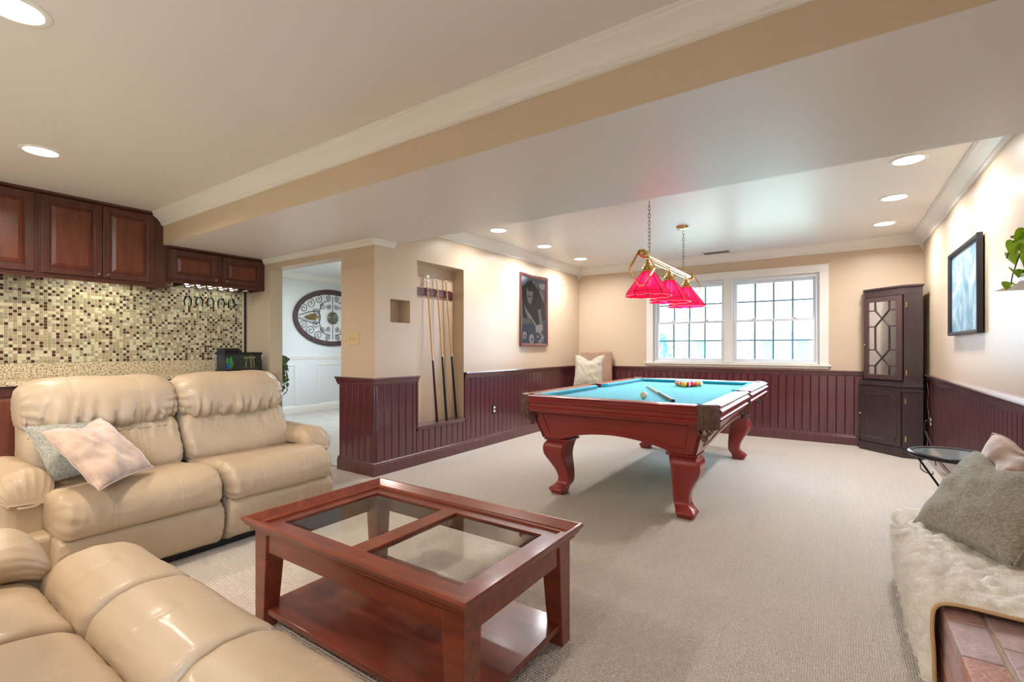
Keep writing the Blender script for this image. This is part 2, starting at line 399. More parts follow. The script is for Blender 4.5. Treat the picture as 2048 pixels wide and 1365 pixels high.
# ------------------------------------------------------------------ wainscot
BW = .0885; RZ = .89
BASE = [(0, 0), (.026, 0), (.026, .095), (.022, .10), (.022, .112), (.014, .120), (.014, .128), (0, .13)]
RAIL = [(0, 0), (.018, 0), (.020, -.0), (.046, 0), (.048, -.010), (.046, -.018), (.034, -.024), (.030, -.040), (.024, -.056), (.016, -.062), (.016, -.075), (0, -.075)]
def boards(wall, p0, p1, out, z0, z1, first=0):
    """separate beaded boards between p0 and p1 on a wall"""
    p0, p1, out = Vector(p0), Vector(p1), Vector(out); d = (p1 - p0); Lh = d.length; d.normalize()
    bk = MB(); bk.poly([p0 + Vector((0, 0, z0)), p1 + Vector((0, 0, z0)), p1 + Vector((0, 0, z1)), p0 + Vector((0, 0, z1))], out * .004)
    bk.build('backing', M['maho_dark'], wall)
    n = max(1, int(Lh / BW)); w = BW; proto = None; s = first
    spans = []
    if first: spans.append((0, first))
    while s < Lh - .004:
        spans.append((s, min(s + w, Lh))); s += w
    for a, b in spans:
        full = abs(b - a - w) < 1e-4
        c = p0 + d * ((a + b) / 2) + Vector((0, 0, z0))
        if full and proto is not None:
            o = proto.copy(); COL.objects.link(o)
        else:
            h = (b - a) / 2 - .0022
            if h < .003: continue
            q = MB(); L0, L1 = -d * h, d * h; up = Vector((0, 0, z1 - z0)); t = out * .015
            hh = h - .005; L2, L3 = -d * hh, d * hh; t2 = out * .011
            sec = [L0, L0 + t2, L2 + t, L3 + t, L1 + t2, L1]
            vs = sec + [x + up for x in sec]
            q.add(vs, [(i, (i + 1) % 6, 6 + (i + 1) % 6, 6 + i) for i in range(6)] + [(5, 4, 3, 2, 1, 0), (6, 7, 8, 9, 10, 11)])
            o = q.build('board', M['maho'], wall, local=True)
            if full: proto = o
        o.location = c - OFF[wall.name]
BX = XL
boards(wl, (BX, YC - .015, 0), (BX, NY0 - .02, 0), (1, 0, 0), .125, RZ - .06, .03)
boards(wl, (BX, NY0 - .02, 0), (BX, NY1 + .02, 0), (1, 0, 0), .125, NZ0 - .02)
boards(wl, (BX, NY1 + .02, 0), (BX, YF, 0), (1, 0, 0), .125, RZ - .06)
boards(wl, (-3.955, YC, 0), (BX + .015, YC, 0), (0, -1, 0), .125, RZ - .06, .03)
boards(wf, (XL, YF, 0), (XR, YF, 0), (0, -1, 0), .125, RZ - .06)
boards(wr, (XR, 3.14, 0), (XR, YF, 0), (-1, 0, 0), .125, RZ - .06)
def rail(wall, p0, p1, out, m0=0, m1=0, name='chair_rail'):
    MB().prism(RAIL, Vector(p0) + Vector((0, 0, RZ)), Vector(p1) + Vector((0, 0, RZ)), out, m0=m0, m1=m1).build(name, M['maho'], wall, smooth=True, angle=25)
rail(wl, (BX, YC, 0), (BX, NY0 - .0, 0), (1, 0, 0), m0=-1)
rail(wl, (-3.98, YC, 0), (BX, YC, 0), (0, -1, 0), m1=1)
rail(wl, (BX, NY1, 0), (BX, YF, 0), (1, 0, 0), m1=-1)
rail(wf, (XL, YF, 0), (XR, YF, 0), (0, -1, 0), m0=1, m1=-1)
rail(wr, (XR, -.2, 0), (XR, YF, 0), (-1, 0, 0), m1=-1)
def base(name, p0, p1, out, m0=0, m1=0, sm='maho'):
    struct(name, MB().prism(BASE, p0, p1, out, m0=m0, m1=m1), M[sm], smooth=True, angle=25)
base('baseboard_left', (BX, YC, 0), (BX, YF, 0), (1, 0, 0), -1, -1)
base('baseboard_column', (-3.97, YC, 0), (BX, YC, 0), (0, -1, 0), 0, 1)
base('baseboard_far', (XL, YF, 0), (XR, YF, 0), (0, -1, 0), 1, -1)
base('baseboard_right', (XR, 3.16, 0), (XR, YF, 0), (-1, 0, 0), 0, -1)
base('baseboard_hallway', (-7.97, YC, 0), (-7.97, YF, 0), (1, 0, 0), sm='white')
# left return of the column and the niche casing
m = MB(); m.box(-3.958, -3.945, YC, YC + .3, 0, RZ - .06); m.build('panel', M['maho'], wl)
m = MB(); m.box(BX - .15, BX + .02, NY0 - .002, NY1 + .002, NZ0 - .012, NZ0 + .004)
m.box(BX, BX + .02, NY0 - .022, NY0, NZ0 - .034, RZ - .05); m.box(BX, BX + .02, NY1, NY1 + .022, NZ0 - .034, RZ - .0); m.box(BX, BX + .02, NY0 - .022, NY1 + .022, NZ0 - .034, NZ0 - .010)
m.build('niche_casing', M['maho'], wl, bevel=.002)

# ------------------------------------------------------------------ windows
def window(idx, x0, x1):
    z0, z1 = WZ0, WZ1; y = YF + .02
    m = MB(); f = .045
    m.box(x0, x0 + f, y, YW - .005, z0, z1); m.box(x1 - f, x1, y, YW - .005, z0, z1)
    m.box(x0 + f, x1 - f, y, YW - .005, z1 - f, z1); m.box(x0 + f, x1 - f, y, YW - .005, z0, z0 + .02)
    w = struct('window_%d' % idx, m, M['vinyl'])
    a, b = x0 + f, x1 - f; zm = 1.525
    for nm, ya, za, zb in (('upper_sash', y + .05, zm - .015, z1 - f), ('lower_sash', y + .018, z0 + .02, zm + .02)):
        r = .035; q = MB(); yb = ya + .03
        q.box(a, a + r, ya, yb, za, zb); q.box(b - r, b, ya, yb, za, zb); q.box(a + r, b - r, ya, yb, zb - r, zb); q.box(a + r, b - r, ya, yb, za, za + r)
        o = q.build(nm, M['vinyl'], w, bevel=.003)
        ia, ib, ja, jb = a + r, b - r, za + r, zb - r
        for i in range(1, 4):
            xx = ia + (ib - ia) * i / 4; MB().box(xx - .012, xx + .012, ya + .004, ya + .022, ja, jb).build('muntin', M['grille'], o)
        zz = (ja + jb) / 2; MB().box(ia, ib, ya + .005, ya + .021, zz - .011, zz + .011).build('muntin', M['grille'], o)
        for i in range(4):
            for j in range(2):
                MB().box(ia + (ib - ia) * i / 4 + .008, ia + (ib - ia) * (i + 1) / 4 - .008, ya + .011, ya + .014, ja if j == 0 else zz + .008, zz - .008 if j == 0 else jb).build('pane', M['pane'], o)
    for t in (.25, .75):
        xx = a + (b - a) * t
        MB().box(xx - .03, xx + .03, y + .012, y + .03, zm + .02, zm + .027).box(xx - .012, xx + .022, y + .008, y + .02, zm + .027, zm + .038).build('sash_lock', M['vinyl'], w, bevel=.002)
window(1, WX0, -1.24); window(2, -1.20, WX1)
m = MB(); y0 = YF - .022
m.box(-2.345, WX0 + .005, y0, YF, .955, 2.10); m.box(WX1 - .005, -.085, y0, YF, .955, 2.10); m.box(-2.345, -.085, y0, YF, 2.10, 2.19)
m.box(-1.24, -1.20, y0 + .005, YW - .005, WZ0, WZ1); m.box(-1.27, -1.17, y0, YF + .0, WZ0, WZ1)
m.box(-2.36, -.07, YF - .028, YF, 2.182, 2.196)
m.box(WX0, WX1, YF - .0, YW - .01, WZ0 - .004, WZ0 + .004)
struct('trim_9', m, M['white'], bevel=.003)
m = MB(); m.box(-2.37, -.06, YF - .05, YF, .937, .958); m.box(-2.345, -.085, YF - .02, YF, .905, .937); struct('trim_10', m, M['white'], bevel=.003)

# ------------------------------------------------------------------ recessed lights
def can_light(x, y, z, label, energy, first=[None], r=.085, col=WARM):
    if first[0] is None:
        t = thing('recessed_light', label, 'ceiling light', (x, y, z), 0, 'recessed ceiling lights')
        MB().lathe([(r + .022, 0), (r + .022, -.004), (r + .012, -.008), (r, -.006), (r, .0)], (x, y, z), 32, close=False).build('trim_ring', M['white'], t, smooth=True)
        MB().lathe([(.001, -.0035), (r, -.0035)], (x, y, z), 32, close=False).build('lens', M['led'], t)
        first[0] = t
    else:
        t = copy_tree(first[0]); t.location = (x, y, z); t['label'] = label
    lamp('AREA', 'bulb', (0, 0, -.02), energy, col, .15, parent=t, spread=math.radians(160))
LA = (('left row', XL + .43), ('right row', .40))
for nm, x in LA:
    for i, y in enumerate((4.19, 5.17, 6.19)):
        can_light(x, y, CEIL, 'white recessed light above the pool area, %s, %s' % (nm, ('nearest the low beam', 'middle one', 'nearest the window wall')[i]), 4.2, col=COOL)
can_light(-4.27, .84, CEIL, 'white recessed light near the dark wall cabinets', 5)
can_light(-2.56, .43, CEIL, 'white recessed light cut by the upper left photo corner', 5)
for x, y, lb in ((-4.27, -.9, 'added unseen recessed light behind the viewer, at the bar side'), (-2.56, -.9, 'added unseen recessed light behind the viewer, middle of the room'), (-.9, -.9, 'added unseen recessed light behind the viewer, at the patio door side')):  # unseen lights on a plausible grid, added to even out the room light
    can_light(x, y, CEIL, lb, 4)

# ceiling vent
t = thing('ceiling_vent', 'white ceiling air vent with dark slots above the window wall', 'vent', (-1.33, 6.88, CEIL))
m = MB(); m.box(-1.50, -1.16, 6.70, 6.712, CEIL - .008, CEIL); m.box(-1.50, -1.16, 6.868, 6.88, CEIL - .008, CEIL); m.box(-1.50, -1.485, 6.70, 6.88, CEIL - .008, CEIL); m.box(-1.175, -1.16, 6.70, 6.88, CEIL - .008, CEIL)
m.build('frame', M['white'], t)
MB().box(-1.485, -1.175, 6.712, 6.868, CEIL - .002, CEIL - .001).build('duct_shade', M['black'], t)  # flat black sheet standing for the shade inside the duct
for i in range(6):
    yy = 6.722 + i * .025; MB().box(-1.485, -1.175, yy, yy + .009, CEIL - .009, CEIL - .006).build('slat', mat('shaded_vent_slat%d' % i, srgb(120, 124, 128), .5), t)  # slats greyed: the shade of the slots is put into their colour

# ------------------------------------------------------------------ bar
# mosaic: 26 mm tiles, thousands of pieces -> one joined part
tm = [mat('tile_cream', srgb(208, 198, 162), .15), mat('tile_tan', srgb(176, 158, 124), .2), mat('tile_olive', srgb(156, 148, 116), .15), mat('tile_taupe', srgb(160, 138, 110), .35), mat('tile_brown', srgb(78, 50, 36), .15)]
m = MB(); P = .0262; z0 = 1.035; nz = int((1.86 - z0) / P); y0 = .10; ny = int((2.795 - y0) / P)
for j in range(nz):
    last = False
    for i in range(ny):
        r = random.random()
        pr = .04 if last else (.36 if (i + j) % 2 == 0 else .05)
        k = 4 if r < pr else random.choices((0, 1, 2, 3), (34, 26, 22, 18))[0]
        last = (k == 4)
        a = y0 + i * P + .0014; b = a + P - .0028; c = z0 + j * P + .0014; d = c + P - .0028; e = .002; x = XB + .006
        m.add([(XB + .002, a, c), (XB + .002, b, c), (XB + .002, b, d), (XB + .002, a, d), (x, a + e, c + e), (x, b - e, c + e), (x, b - e, d - e), (x, a + e, d - e)],
              [(4, 5, 6, 7), (0, 1, 5, 4), (1, 2, 6, 5), (2, 3, 7, 6), (3, 0, 4, 7)], k)
m.build('mosaic_tile', tm, wb, kind='stuff')
MB().box(XB, XB + .002, y0, 2.80, z0, 1.87).build('tile_grout', mat('tile_grout', srgb(214, 200, 168), .8), wb)
m = MB(); m.box(XB, XB + .014, 2.795, 2.815, 1.03, 1.85); m.build('tile_edge', M['maho_dark'], wb)

def raised_door(par, y0, y1, z0, z1, x, knob=None, arch=False, name='door'):
    """frame-and-panel cabinet door on plane x, facing +x"""
    st = .052; d = MB()
    d.box(x, x + .018, y0, y0 + st, z0, z1); d.box(x, x + .018, y1 - st, y1, z0, z1); d.box(x, x + .018, y0 + st, y1 - st, z0, z0 + st); d.box(x, x + .018, y0 + st, y1 - st, z1 - st, z1)
    a, b, c, e = y0 + st, y1 - st, z0 + st, z1 - st; k = .028
    d.add([(x + .016, a, c), (x + .016, b, c), (x + .016, b, e), (x + .016, a, e), (x + .005, a + .010, c + .010), (x + .005, b - .010, c + .010), (x + .005, b - .010, e - .010), (x + .005, a + .010, e - .010)],
          [(0, 1, 5, 4), (1, 2, 6, 5), (2, 3, 7, 6), (3, 0, 4, 7)])
    o = d.build(name, M['cab_dark'], par, bevel=.003)
    q = MB(); a += .010; b -= .010; c += .010; e -= .010
    q.add([(x + .003, a, c), (x + .003, b, c), (x + .003, b, e), (x + .003, a, e), (x + .014, a + k, c + k), (x + .014, b - k, c + k), (x + .014, b - k, e - k), (x + .014, a + k, e - k)],
          [(4, 5, 6, 7), (0, 1, 5, 4), (1, 2, 6, 5), (2, 3, 7, 6), (3, 0, 4, 7)])
    q.build('panel', M['cab'], o)
    # rope bead
    bd = MB(); s0 = .006
    for (ya, za, yb, zb) in ((a - s0, c - s0, b + s0, c - s0), (a - s0, e + s0, b + s0, e + s0), (a - s0, c - s0, a - s0, e + s0), (b + s0, c - s0, b + s0, e + s0)):
        n = max(2, int(math.hypot(yb - ya, zb - za) / .009))
        for i in range(n):
            t = (i + .5) / n; bd.sphere((x + .014, ya + (yb - ya) * t, za + (zb - za) * t), .0036, 6, 4)
    bd.build('rope_bead', M['cab'], o)
    if knob:
        kn = MB(); kn.lathe([(.006, 0), (.005, .012), (.012, .018), (.014, .024), (.010, .030), (.001, .032)], (x + .018, knob[0], knob[1]), 16, axis='x')
        kn.build('knob', M['bronze'], o, smooth=True)
    return o
M['bronze'] = mat('aged_bronze', srgb(168, 136, 116), .3, metal=1)
XC = -5.32
def wall_cab(name, label, y0, y1, z0, z1, doors, **kw):
    t = thing(name, label, 'cabinet', (XB, (y0 + y1) / 2, z0), group='dark wall cabinets over the bar')
    m = MB(); m.box(XB + .002, XC - .02, y0, y1, z0 + .035, z1 - .001)
    m.box(XC - .02, XC - .001, y0, y1, z0, z1 - .001); m.box(XB + .01, XC - .02, y0, y0 + .016, z0, z0 + .04); m.box(XB + .01, XC - .02, y1 - .016, y1, z0, z0 + .04)
    m.build('carcass', M['cab_dark'], t)
    m = MB(); m.prism([(0, 0), (.03, 0), (.026, -.012), (.012, -.022), (0, -.026)], (XC - .001, y0, z1 - .002), (XC - .001, y1, z1 - .002), (1, 0, 0)); m.build('crown', M['cab_dark'], t, smooth=True, angle=25)
    m = MB(); m.prism([(0, 0), (.016, 0), (.016, -.006), (.006, -.016), (.006, -.028), (0, -.03)], (XC - .004, y0, z0 + .028), (XC - .004, y1, z0 + .028), (1, 0, 0)); m.build('light_rail', M['cab_dark'], t, smooth=True, angle=25)
    for d in doors: raised_door(t, *d)
    return t
wall_cab('wall_cabinet', 'dark cherry wall cabinet cut by the left photo edge', .25, 1.025, 1.735, CEIL, [(.27, .63, 1.775, 2.405, XC, (.60, 1.80)), (.64, 1.005, 1.775, 2.405, XC, (.66, 1.80))])
wall_cab('wall_cabinet', 'tall dark cherry wall cabinet with two raised-panel doors beside the beam', 1.026, 1.898, 1.735, CEIL, [(1.045, 1.432, 1.775, 2.405, XC, (1.405, 1.805)), (1.440, 1.815, 1.775, 2.405, XC, (1.468, 1.805))])
c3 = wall_cab('wall_cabinet', 'short dark cherry wall cabinet under the beam above hanging stemware', 1.932, 2.868, 1.80, BEAMZ, [(1.950, 2.385, 1.835, 2.115, XC, (2.352, 1.862)), (2.425, 2.850, 1.835, 2.115, XC, (2.458, 1.862))])
m = MB(); m.box(XB + .02, XC - .02, 1.90, 1.93, 1.735, BEAMZ - .001); m.build('filler', M['cab_dark'], c3)
# stemware rack strips
rk = MB()
for i in range(7):
    yy = 2.08 + i * .105; rk.box(XB + .03, XC - .03, yy - .012, yy + .012, 1.785, 1.799); rk.box(XB + .03, XC - .03, yy - .004, yy + .004, 1.799, 1.834)
tag(rk.build('stemware_rack', M['cab_dark']), 'slotted dark wood stemware rack under the short wall cabinet', 'rack')
lt = thing('puck_light', 'small bright puck light under the short wall cabinet', 'light', (XC - .12, 2.4, 1.833))
for i in range(5):
    yy = 2.13 + i * .105; MB().lathe([(.02, 1.834), (.02, 1.806), (.016, 1.802), (.001, 1.802)], (XC - .10, yy + .0, 0), 16).build('lens', mat('led_cool%d' % i, (1, 1, 1, 1), emis=(.9, .97, 1, 1), estr=6), lt)
lamp('AREA', 'bulb', (-.02, 0, -.03), .5, (.9, 1, .86), .10, .55, parent=lt)
lt2 = thing('undercabinet_light', 'slim light strip under the tall wall cabinet', 'light', (XB + .18, 1.45, 1.768))
MB().box(XB + .16, XB + .2, 1.2, 1.72, 1.760, 1.769).build('strip', M['led'], lt2)
lamp('AREA', 'bulb', (0, 0, -.02), .5, (.9, 1, .80), .06, .55, parent=lt2)
# wine glasses hanging upside down
pg = [(.0325, 0), (.031, -.003), (.006, -.008), (.0035, -.03), (.0035, -.075), (.008, -.085), (.026, -.105), (.036, -.135), (.036, -.165), (.030, -.195), (.0285, -.195), (.034, -.165), (.034, -.135), (.024, -.107), (.001, -.09)]
first = None
for i in range(5):
    yy = 2.135 + i * .105
    lab = 'hanging upside-down wine glass, %s under the short cabinet' % ('first from the left', 'second from the left', 'middle one', 'second from the right', 'last on the right')[i]
    if first is None:
        first = MB().lathe(pg, (-5.40, yy, 1.785), 20).build('wine_glass', M['wglass'], smooth=True, origin=(-5.40, yy, 1.785))
        o = first
    else: o = first.copy(); COL.objects.link(o); o.location = (-5.40, yy, 1.785)
    tag(o, lab, 'glass', 'hanging wine glasses')
# counter
ct = MB(); ct.box(XB + .001, -5.00, .18, 2.86, .88, .91); tag(ct.build('countertop', M['granite'], bevel=.004), 'speckled beige granite bar top behind the far sofa', 'countertop')
MB().box(XB + .001, XB + .022, .10, 2.80, .911, 1.034).build('granite_backsplash', M['granite'], wb)
for k, (a, b) in enumerate(((.20, .92), (.93, 1.65), (1.66, 2.82))):
    t = thing('base_cabinet', ('dark bar base cabinet at the left photo edge behind the sofa', 'dark bar base cabinet behind the left sofa seat', 'dark bar base cabinet at the hallway end of the bar')[k], 'cabinet', (XB, (a + b) / 2, 0), group='base cabinets of the bar')
    m = MB(); m.box(XB + .002, -5.04, a, b, .09, .879); m.box(XB + .05, -5.10, a, b, 0, .09); m.build('carcass', M['cab_dark'], t)
    mid = (a + b) / 2
    raised_door(t, a + .01, mid - .003, .11, .86, -5.04, (mid - .04, .8)); raised_door(t, mid + .003, b - .01, .11, .86, -5.04, (mid + .04, .8))
# fish tank
tx0, tx1, ty0, ty1, tz = -5.42, -5.20, 2.40, 2.78, .911
t = thing('fish_tank', 'small black-rimmed fish tank with filter on the bar end', 'fish tank', (-5.31, 2.59, tz))
m = MB(); m.box(tx0, tx1, ty0, ty1, tz, tz + .025); m.build('base', M['black'], t, bevel=.003)
m = MB()
for a, b, c, d in ((tx0, tx1, ty0, ty0 + .006), (tx0, tx1, ty1 - .006, ty1), (tx0, tx0 + .006, ty0, ty1), (tx1 - .006, tx1, ty0, ty1)): m.box(a, b, c, d, tz + .18, tz + .205)
m.box(tx0, tx1 - .1, ty0, ty0 + .17, tz + .205, tz + .212); m.build('rim', M['black'], t)
m = MB()
for a, b, c, d in ((tx0 + .006, tx1 - .006, ty0 + .001, ty0 + .004), (tx0 + .006, tx1 - .006, ty1 - .004, ty1 - .001), (tx0 + .001, tx0 + .004, ty0, ty1), (tx1 - .004, tx1 - .001, ty0, ty1)): m.box(a, b, c, d, tz + .025, tz + .18)
m.build('glass', M['kglass'], t)
MB().box(tx0 + .008, tx0 + .012, ty0 + .008, ty1 - .008, tz + .026, tz + .178).build('backdrop', mat('tank_backdrop', srgb(48, 56, 52), .6), t)
m = MB(); m.box(tx0 + .02, tx1 - .05, ty0 + .005, ty0 + .16, tz + .205, tz + .25); m.prism([(0, 0), (.03, 0), (0, .04)], (tx0 + .02, ty0 + .16, tz + .21), (tx1 - .05, ty0 + .16, tz + .21), (0, 1, 0)); m.build('hood', M['black'], t, bevel=.004)
gr = MB()
for i in range(220): gr.sphere((random.uniform(tx0 + .02, tx1 - .012), random.uniform(ty0 + .012, ty1 - .012), tz + random.uniform(.028, .040)), .006, 5, 4)
gr.build('gravel', mat('tank_gravel', srgb(110, 92, 70), .8), t, kind='stuff')
m = MB(); wx = -5.25
for a in ((2.63, .06, 2.64, .15), (2.69, .045, 2.675, .15), (2.72, .05, 2.71, .14)): m.cyl((wx, a[0], tz + a[1] - .015), (wx, a[2], tz + a[3]), .008, .006, 8)
m.cyl((wx, 2.61, tz + .145), (wx, 2.73, tz + .15), .009, n=8); m.build('driftwood', mat('driftwood', srgb(186, 156, 104), .8), t)
m = MB()
for i in range(26):
    bx, by = random.uniform(-5.28, -5.22), random.uniform(2.45, 2.49); h = random.uniform(.06, .13); dx = random.uniform(-.02, .02)
    m.add([(bx, by - .003, tz + .03), (bx, by + .003, tz + .03), (bx + .005, by + dx + .004, tz + .03 + h), (bx, by + dx - .004, tz + .03 + h)], [(0, 1, 2, 3)])
m.build('water_plant', mat('water_plant', srgb(90, 190, 60), .5), t, kind='stuff')
MB().box(-5.225, -5.222, 2.425, 2.455, tz + .03, tz + .10).build('thermometer', mat('thermometer_strip', srgb(30, 120, 230), .4), t)

# ------------------------------------------------------------------ soft things
def sweep_cushion(par, name, prof, x0, x1, seams=(), endr=.09, wr=.006, seed=0, n_len=70, per=5, kmin=.35, mt=None, pinch=None, sag=0.0, stitch=True, wz=None, gath=1.0):
    """closed (y,z) profile swept along local x with rounded puffy ends, gathered wrinkles and stitched channels"""
    pts = catmull([(p[0], p[1], 0) for p in prof], per); n = len(pts)
    cy = sum(p[0] for p in pts) / n; cz = sum(p[1] for p in pts) / n
    zmin = min(p[1] for p in pts); zmax = max(p[1] for p in pts)
    vs = []; L = x1 - x0
    ss = [.5 - .5 * math.cos(PI * i / (n_len - 1)) for i in range(n_len)]
    ss = [.55 * (i / (n_len - 1)) + .45 * s for i, s in enumerate(ss)]
    for s in ss:
        e = min(s, 1 - s) * L
        k = 1 if e >= endr else kmin + (1 - kmin) * math.sqrt(max(0, 1 - ((endr - e) / endr) ** 2))
        for j, p in enumerate(pts):
            dy, dz = p[0] - cy, p[1] - cz; ln = math.hypot(dy, dz) + 1e-6
            x = x0 + s * L
            q = Vector((x * 5 + seed, p[0] * 5, p[1] * 5))
            w = noise.noise(q) * wr * 1.2
            # gathers close to the ends
            g = max(0, 1 - e / min(endr * 2.6, .11)); w += gath * g * wr * 1.6 * math.sin(j * 2 * PI / n * 13 + 3 * noise.noise(q * 2))
            # folds falling from the lower seam
            if wz:
                b = max(0, 1 - abs(p[1] - wz[0]) / wz[1]); b = b * b
                nz_ = noise.noise(Vector((x * 30 + seed + p[1] * 4, p[1] * 3, 0))); w += b * wr * wz[2] * (1.5 * nz_ - .9 * math.exp(-(nz_ / .09) ** 2))
            for sm in seams:
                dd = (s - sm) * L
                w -= .0035 * math.exp(-(dd / .0045) ** 2)
                w += .004 * math.exp(-(dd / .05) ** 2) * math.sin(p[1] * 160 + p[0] * 120 + seed) * .6
            if pinch:
                for (py, pz, pr, pd) in pinch:
                    w -= pd * math.exp(-(((p[0] - py) / pr) ** 2 + ((p[1] - pz) / pr) ** 2))
            vs.append((x, cy + dy * k + dy / ln * w * k, cz + dz * k + dz / ln * w * k))
    fs = []
    for i in range(n_len - 1):
        for j in range(n): fs.append((i * n + j, i * n + (j + 1) % n, (i + 1) * n + (j + 1) % n, (i + 1) * n + j))
    m = MB(); c0 = len(vs); vs.append((x0 - .002, cy, cz)); vs.append((x1 + .002, cy, cz))
    for j in range(n):
        fs.append((c0, (j + 1) % n, j)); fs.append((c0 + 1, (n_len - 1) * n + j, (n_len - 1) * n + (j + 1) % n))
    m.add(vs, fs); o = m.build(name, mt or M['leather'], par, smooth=True, angle=180, local=True)
    if stitch and seams:
        st = MB()
        for sm in seams:
            for ds in (-.010, .010):
                x = x0 + sm * L + ds; k0 = 0
                for j in range(0, n):
                    a = pts[j]; b = pts[(j + 1) % n]; mid = (a + b) / 2
                    if mid[1] < zmin + .02 and ds: pass
                    dy, dz = mid[0] - cy, mid[1] - cz; ln = math.hypot(dy, dz)
                    c = Vector((x, cy + dy * (1 + .0012 / ln), cz + dz * (1 + .0012 / ln)))
                    dirv = Vector((0, b[0] - a[0], b[1] - a[1])); h = dirv.length * .33; dirv.normalize()
                    st.tube([c - dirv * h, c + dirv * h], .0008, 4)
        st.build('stitching', M['leather_thread'], o, local=True, kind='stuff')
    return o

def sofa(name, label, loc, rotz, seats, arm_w=.24, backs=True, seed=0, cat='sofa', bolster=False):
    t = thing(name, label, cat, loc, rotz, local=True)
    L0, L1 = seats[0][0], seats[-1][1]
    m = MB(); m.box(L0 - arm_w + .05, L1 + arm_w - .05, .10, .90, .05, .30); m.box(L0 + .03, L1 - .03, .06, .30, .05, .78)
    m.build('frame', M['leather'], t, local=True, bevel=.03, seg=3, smooth=True)
    m = MB(); m.box(L0, L1, .15, .93, .004, .05); m.build('plinth', M['black'], t, local=True)
    for i, (a, b) in enumerate(seats):
        sd = seed + i * 7.3; sm = (.30, .70) if b - a > .6 else (.5,)
        g = .004
        if bolster:
            sweep_cushion(t, 'seat_cushion', [(.20, .44), (.34, .47), (.50, .475), (.66, .47), (.745, .445), (.770, .40), (.76, .32), (.60, .27), (.22, .30)], a + g, b - g, sm, endr=.04, wr=.0030, gath=.3, seed=sd + 11, kmin=.75, stitch=False, wz=(.40, .08, 1.4))
            sweep_cushion(t, 'front_roll', [(.768, .40), (.785, .455), (.84, .495), (.92, .505), (1.0, .485), (1.05, .43), (1.065, .36), (1.04, .30), (.95, .27), (.82, .28), (.77, .33)], a + g, b - g, sm, endr=.035, wr=.0030, gath=.3, seed=sd, kmin=.80, stitch=False, wz=(.36, .10, 2.2))
        # seat cushion with rolled front
        else: sweep_cushion(t, 'seat_cushion', [(.40, .44), (.52, .455), (.68, .470), (.84, .488), (.95, .482), (1.03, .44), (1.06, .375), (1.05, .31), (1.00, .275), (.85, .27), (.60, .27), (.42, .30)],
                      a + g, b - g, sm, endr=.05, wr=.0045, seed=sd, kmin=.55, wz=(.38, .12, 1.0))
        # footrest panel
        sweep_cushion(t, 'footrest', [(.90, .285), (.99, .29), (1.035, .25), (1.035, .17), (1.015, .09), (.98, .055), (.90, .06)], a + g, b - g, sm, endr=.03, wr=.005, seed=sd + 3, kmin=.7, wz=(.16, .15, 1.4), stitch=False)
        if backs:
            bm_ = (a + b) / 2
            sweep_cushion(t, 'back_cushion', [(.20, .42), (.40, .41), (.52, .44), (.535, .52), (.47, .63), (.42, .72), (.30, .76), (.16, .70)], a + g, b - g, sm, endr=.06, wr=.005, seed=sd + 5, kmin=.6, wz=(.66, .12, 2.6))
            hr = sweep_cushion(t, 'headrest', [(.16, .70), (.30, .685), (.415, .695), (.465, .75), (.46, .83), (.42, .91), (.34, .975), (.24, .995), (.14, .965), (.08, .88), (.09, .78)], a - .004, b + .004, sm, endr=.17, wr=.008, seed=sd + 9, kmin=.45, wz=(.745, .18, 3.8))
            q = MB(); y = .44; q.tube([(a + .02, y - .02, .69), (a + .08, y, .683), (bm_, y + .004, .681), (b - .08, y, .683), (b - .02, y - .02, .69)], .005, 8)
            q.build('welt', M['leather'], hr, smooth=True, local=True)
    for sx, a, b in ((-1, L0 - arm_w, L0 + .055), (1, L1 - .055, L1 + arm_w)):
        # the arm is a puffy pad running front to back
        c = (a + b) / 2; w = (b - a) / 2; prof = [(-w, .495), (-w * .98, .535), (-w * .6, .575), (0, .592), (w * .6, .575), (w * .98, .535), (w, .495), (w * .8, .462), (0, .45), (-w * .8, .462)]
        pts = catmull([(p[0], p[1], 0) for p in prof], 5); n = len(pts); vs = []; fs = []; K = 46
        for i in range(K):
            s = i / (K - 1); y = .22 + s * .59
            k = 1; dz = 0
            if s > .80: u = (s - .80) / .20; k = math.sqrt(max(.0, 1 - u ** 2.4)) * .8 + .2; dz = -.055 * u * u
            if s < .1: k = .6 + 4 * s
            for j, p in enumerate(pts):
                q = Vector((p[0] * 6 + seed + sx, y * 6, p[1] * 6)); wv = .006 * noise.noise(q)
                if s > .74: wv += .006 * (s - .74) / .26 * math.sin(j * 2 * PI / n * 17)
                kz = k if p[1] > .5 else 1 - (1 - k) * .5
                vs.append((c + p[0] * (1 - (1 - k) * .45) * (1 + wv * 6), y, .50 + (p[1] - .50) * kz + dz + wv))
        for i in range(K - 1):
            for j in range(n): fs.append((i * n + j, i * n + (j + 1) % n, (i + 1) * n + (j + 1) % n, (i + 1) * n + j))
        fs += [tuple(range(n))[::-1], tuple(range((K - 1) * n, K * n))]
        q = MB(); q.add(vs, fs); q.build('armrest', M['leather'], t, smooth=True, angle=180, local=True)
        q = MB(); q.box(c - w * .72, c + w * .72, .12, .80, .06, .47); q.build('side_panel', M['leather'], t, bevel=.035, seg=4, smooth=True, local=True)
        q = MB(); yy = [(c + math.cos(PI * i / 14) * w * .80, .815 - .05 * abs(math.cos(PI * i / 14)) ** 2, .452 - .03 * math.sin(PI * i / 14)) for i in range(15)]
        q.tube(yy, .006, 6); q.build('ruffle', M['leather'], t, smooth=True, local=True)
    return t
